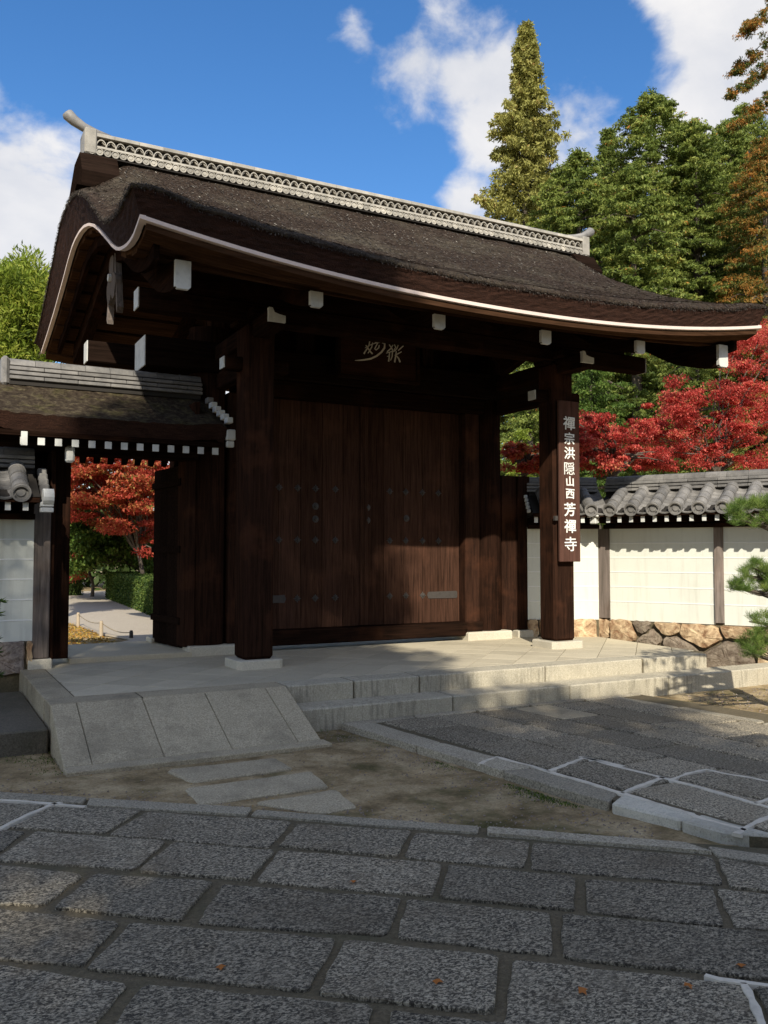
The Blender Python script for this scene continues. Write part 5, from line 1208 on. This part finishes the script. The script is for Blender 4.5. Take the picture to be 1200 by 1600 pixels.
# shrubs at the left edge
def small_plant(label, spots, y, n, L_, mat, nm='shrub'):
    t = thing(nm, label, 'shrub'); P = []; mb = MB()
    for (u, v_) in spots:
        p = Vector(at(u, v_, y)); 
        for k in range(n): P.append((p.x, p.y, p.z))
        vv, ff = tube_vf([(p.x-.05, y, -.30), (p.x-.02, y, (p.z-.3)/2), tuple(p)], [.008, .006, .004], 5, False); mb.add(vv, ff)
    mb.obj('stems', M['bark'], t); P = np.array(P); m = len(P); d = rand_unit(m); d[:, 2] = d[:, 2]*.6+.15; d /= np.linalg.norm(d, axis=1)[:, None]; s = L_*RNG.uniform(.6, 1.2, m)
    b_ = np.cross(d, rand_unit(m)); b_ /= np.linalg.norm(b_, axis=1)[:, None]
    quad_cloud('leaves', P+d*s[:, None], d*s[:, None], b_*(s*.16)[:, None], RNG.random(m), mat, t)
small_plant('narrow-leaved shrub tip against the left plaster wall', [(-12, 945), (0, 940), (-6, 960), (-20, 930), (-25, 965)], 8.7, 26, .045, M['leaf_green'])
small_plant('dark low shrub at the foot of the left wall', [(-14, 1035), (-5, 1020), (-20, 1010), (-2, 1055), (-12, 1065), (-30, 1040), (-8, 1000)], 8.4, 45, .035, M['leaf_dark'])

# ------------------------------------------------------------------ small ground detail
def pebbles():
    V = []; F_ = []; rs = random.Random(2)
    def peb(x, y, s, z=-.356):
        n = len(V)
        for dx, dy, dz in ((1, 0, 0), (0, 1, 0), (-1, 0, 0), (0, -1, 0), (.1, 0, .8), (0, 0, -.5)): V.append((x+dx*s*rs.uniform(.7, 1.2), y+dy*s*rs.uniform(.7, 1.2), z+dz*s*rs.uniform(.7, 1.1)))
        for q in ((0, 1, 4), (1, 2, 4), (2, 3, 4), (3, 0, 4), (1, 0, 5), (2, 1, 5), (3, 2, 5), (0, 3, 5)): F_.append(tuple(i+n for i in q))
    for _ in range(1500):
        r = rs.random()
        if r < .35: y = rs.uniform(3.6, 7.0); x = 3.52-.13*(y-5.15)-abs(rs.gauss(0, .16))-.03
        elif r < .6: x = rs.uniform(.2, 3.4); y = 6.66-.88*x+abs(rs.gauss(0, .18))
        else: x = rs.uniform(.3, 3.5); y = rs.uniform(4, 7)
        if y < 6.64-.88*x: continue
        peb(x, y, rs.uniform(.003, .010))
    for _ in range(900): peb(rs.uniform(7.2, 9.5), rs.uniform(4.8, 6.9), rs.uniform(.004, .016))
    o = link('gravel', mesh(V, F_), M['rock_face']); tag(o, 'small loose stones scattered on the bare earth', kind='stuff')
pebbles()
def moss():
    n = 9000; rs = RNG; t = rs.random(n)
    X = np.empty(n); Y = np.empty(n); a = t < .5
    Y[a] = rs.uniform(4.2, 7.05, a.sum()); X[a] = 3.50-.13*(Y[a]-5.15)-np.abs(rs.normal(0, .07, a.sum()))
    b = (t >= .5) & (t < .7); X[b] = rs.uniform(.0, .95, b.sum()); Y[b] = 6.9+rs.normal(0, .2, b.sum())
    c = (t >= .7) & (t < .85); X[c] = rs.uniform(2.95, 6.9, c.sum()); Y[c] = 7.0-np.abs(rs.normal(0, .02, c.sum()))
    d = t >= .85; X[d] = rs.uniform(7.0, 9.2, d.sum()); Y[d] = rs.uniform(5.2, 6.95, d.sum())
    d_ = rand_unit(n); d_[:, 2] = np.abs(d_[:, 2])+.6; d_ /= np.linalg.norm(d_, axis=1)[:, None]; b_ = np.cross(d_, rand_unit(n)); b_ /= np.linalg.norm(b_, axis=1)[:, None]
    patch = np.sin(X*9)+np.sin(Y*7+1)+rs.normal(0, .5, n) > .2; zz = np.where(c, -.335, -.357)
    P = np.stack([X, Y, zz], -1)[patch]; k = patch.sum(); s = rs.uniform(.005, .013, k)
    o = quad_cloud('moss', P, d_[patch]*s[:, None], b_[patch]*(s*.3)[:, None], rs.random(k), M['leaf_green']); tag(o, 'thin green moss and weeds along the path edges and steps', kind='stuff')
moss()
def litter():
    n = 420; Y = RNG.uniform(3.8, 7.0, n); X = RNG.uniform(.2, 3.5, n); k = (X < 3.45-.13*(Y-5.15)) & (Y > 6.72-.88*X) & ~((X < 3.0) & (Y > 6.42)); X, Y = X[k], Y[k]
    X = np.concatenate([X, RNG.uniform(7.2, 9.2, 160)]); Y = np.concatenate([Y, RNG.uniform(5.2, 6.9, 160)]); n = len(X)
    A_ = rand_unit(n); A_[:, 2] *= .25; B_ = np.cross(A_, rand_unit(n)*.2+np.array([0, 0, 1.])); B_ /= np.linalg.norm(B_, axis=1)[:, None]; s_ = RNG.uniform(.004, .013, n)
    tag(quad_cloud('leaf_litter', np.stack([X, Y, np.full(n, -.348)], -1), A_*s_[:, None], B_*(s_*.5)[:, None], RNG.random(n), M['lawn']), 'tiny dry leaves and needles lying on the bare earth', kind='stuff')
litter()
leafm = mesh([(-.022, 0, .001), (-.006, -.012, .004), (.004, -.020, .001), (.010, -.008, .005), (.026, -.002, .001), (.010, .007, .006), (.006, .020, .002), (-.006, .010, .005)], [(0, 1, 2, 3, 4, 5, 6, 7)]); leafm.materials.append(M['litter'])
for (u, v_, lab) in ((1158, 1509, 'orange fallen leaf on the large block near the white mortar T'), (910, 1548, 'brown fallen leaf in the middle of the lower right block'), (683, 1534, 'small yellow brown fallen leaf on the lower middle block'),
                    (345, 1512, 'small orange fallen leaf on the block left of the bottom centre'), (1075, 1540, 'small dark orange fallen leaf just left of the white mortar T'), (552, 1378, 'small reddish fallen leaf on the third row of blocks')):
    p = PZ(u, v_, ZF+.004); o = bpy.data.objects.new('fallen_leaf', leafm); COL.objects.link(o); o.location = p; o.rotation_euler = (random.uniform(-.2, .2), random.uniform(-.2, .2), random.uniform(0, 6)); tag(o, lab, 'leaf', 'fallen leaves on the paving'); 
# ------------------------------------------------------------------ trees behind the viewer whose shade falls on the place
def shade_tree(label, cx, cy, cz, rx, rz, n, per, cr, seed):
    C, R = blob_layers(cx, cy, cz, rx, 1.6, rz, n, cr, seed, .7, .4)
    broad(label, (cx, cy, -.4), C, R, per, .12, M['leaf_green'], .2, 'broadleaf_tree', 'bark', .2, (cx, cy, max(1.5, cz-rz*.6)), 'trees behind the viewer')
shade_tree('tall broadleaf tree behind the viewer to the left, shading the gate', -4.35, -8, 12.6, 1.95, 4.1, 170, 140, .75, 41)
shade_tree('low wide broadleaf tree right behind the viewer, shading the paving', -1.9, -8.4, 8.6, 2.6, 3.6, 150, 140, .8, 42)
shade_tree('low broadleaf tree behind the viewer to the right', 1.8, -8, 5.4, 3.0, 3.0, 130, 140, .8, 43)
shade_tree('broadleaf tree far left behind the viewer', -8.0, -8, 11.3, 3.0, 4.3, 170, 140, .8, 44)
shade_tree('low broadleaf tree behind the viewer to the left', -5.2, -9.0, 6.6, 2.6, 2.8, 130, 140, .8, 45)
def wood_behind():  # unseen wood added to hold back ambient sky light
    C = []; R = []; rs = random.Random(8)
    for _ in range(300): C.append((rs.uniform(-14, 16), rs.uniform(-17, -14), rs.uniform(-.2, 7))); R.append((1.6, 1.2, 1.1))
    o = leaves('added_wood_screen', C, R, 36, .42, M['leaf_dark'], None, aspect=.6); tag(o, 'unseen evergreen wood added behind the viewer to dim the sky light', kind='stuff')
wood_behind()
print('objects', len(bpy.data.objects), 'tris', sum(len(o.data.polygons) for o in bpy.data.objects if o.type == 'MESH'))
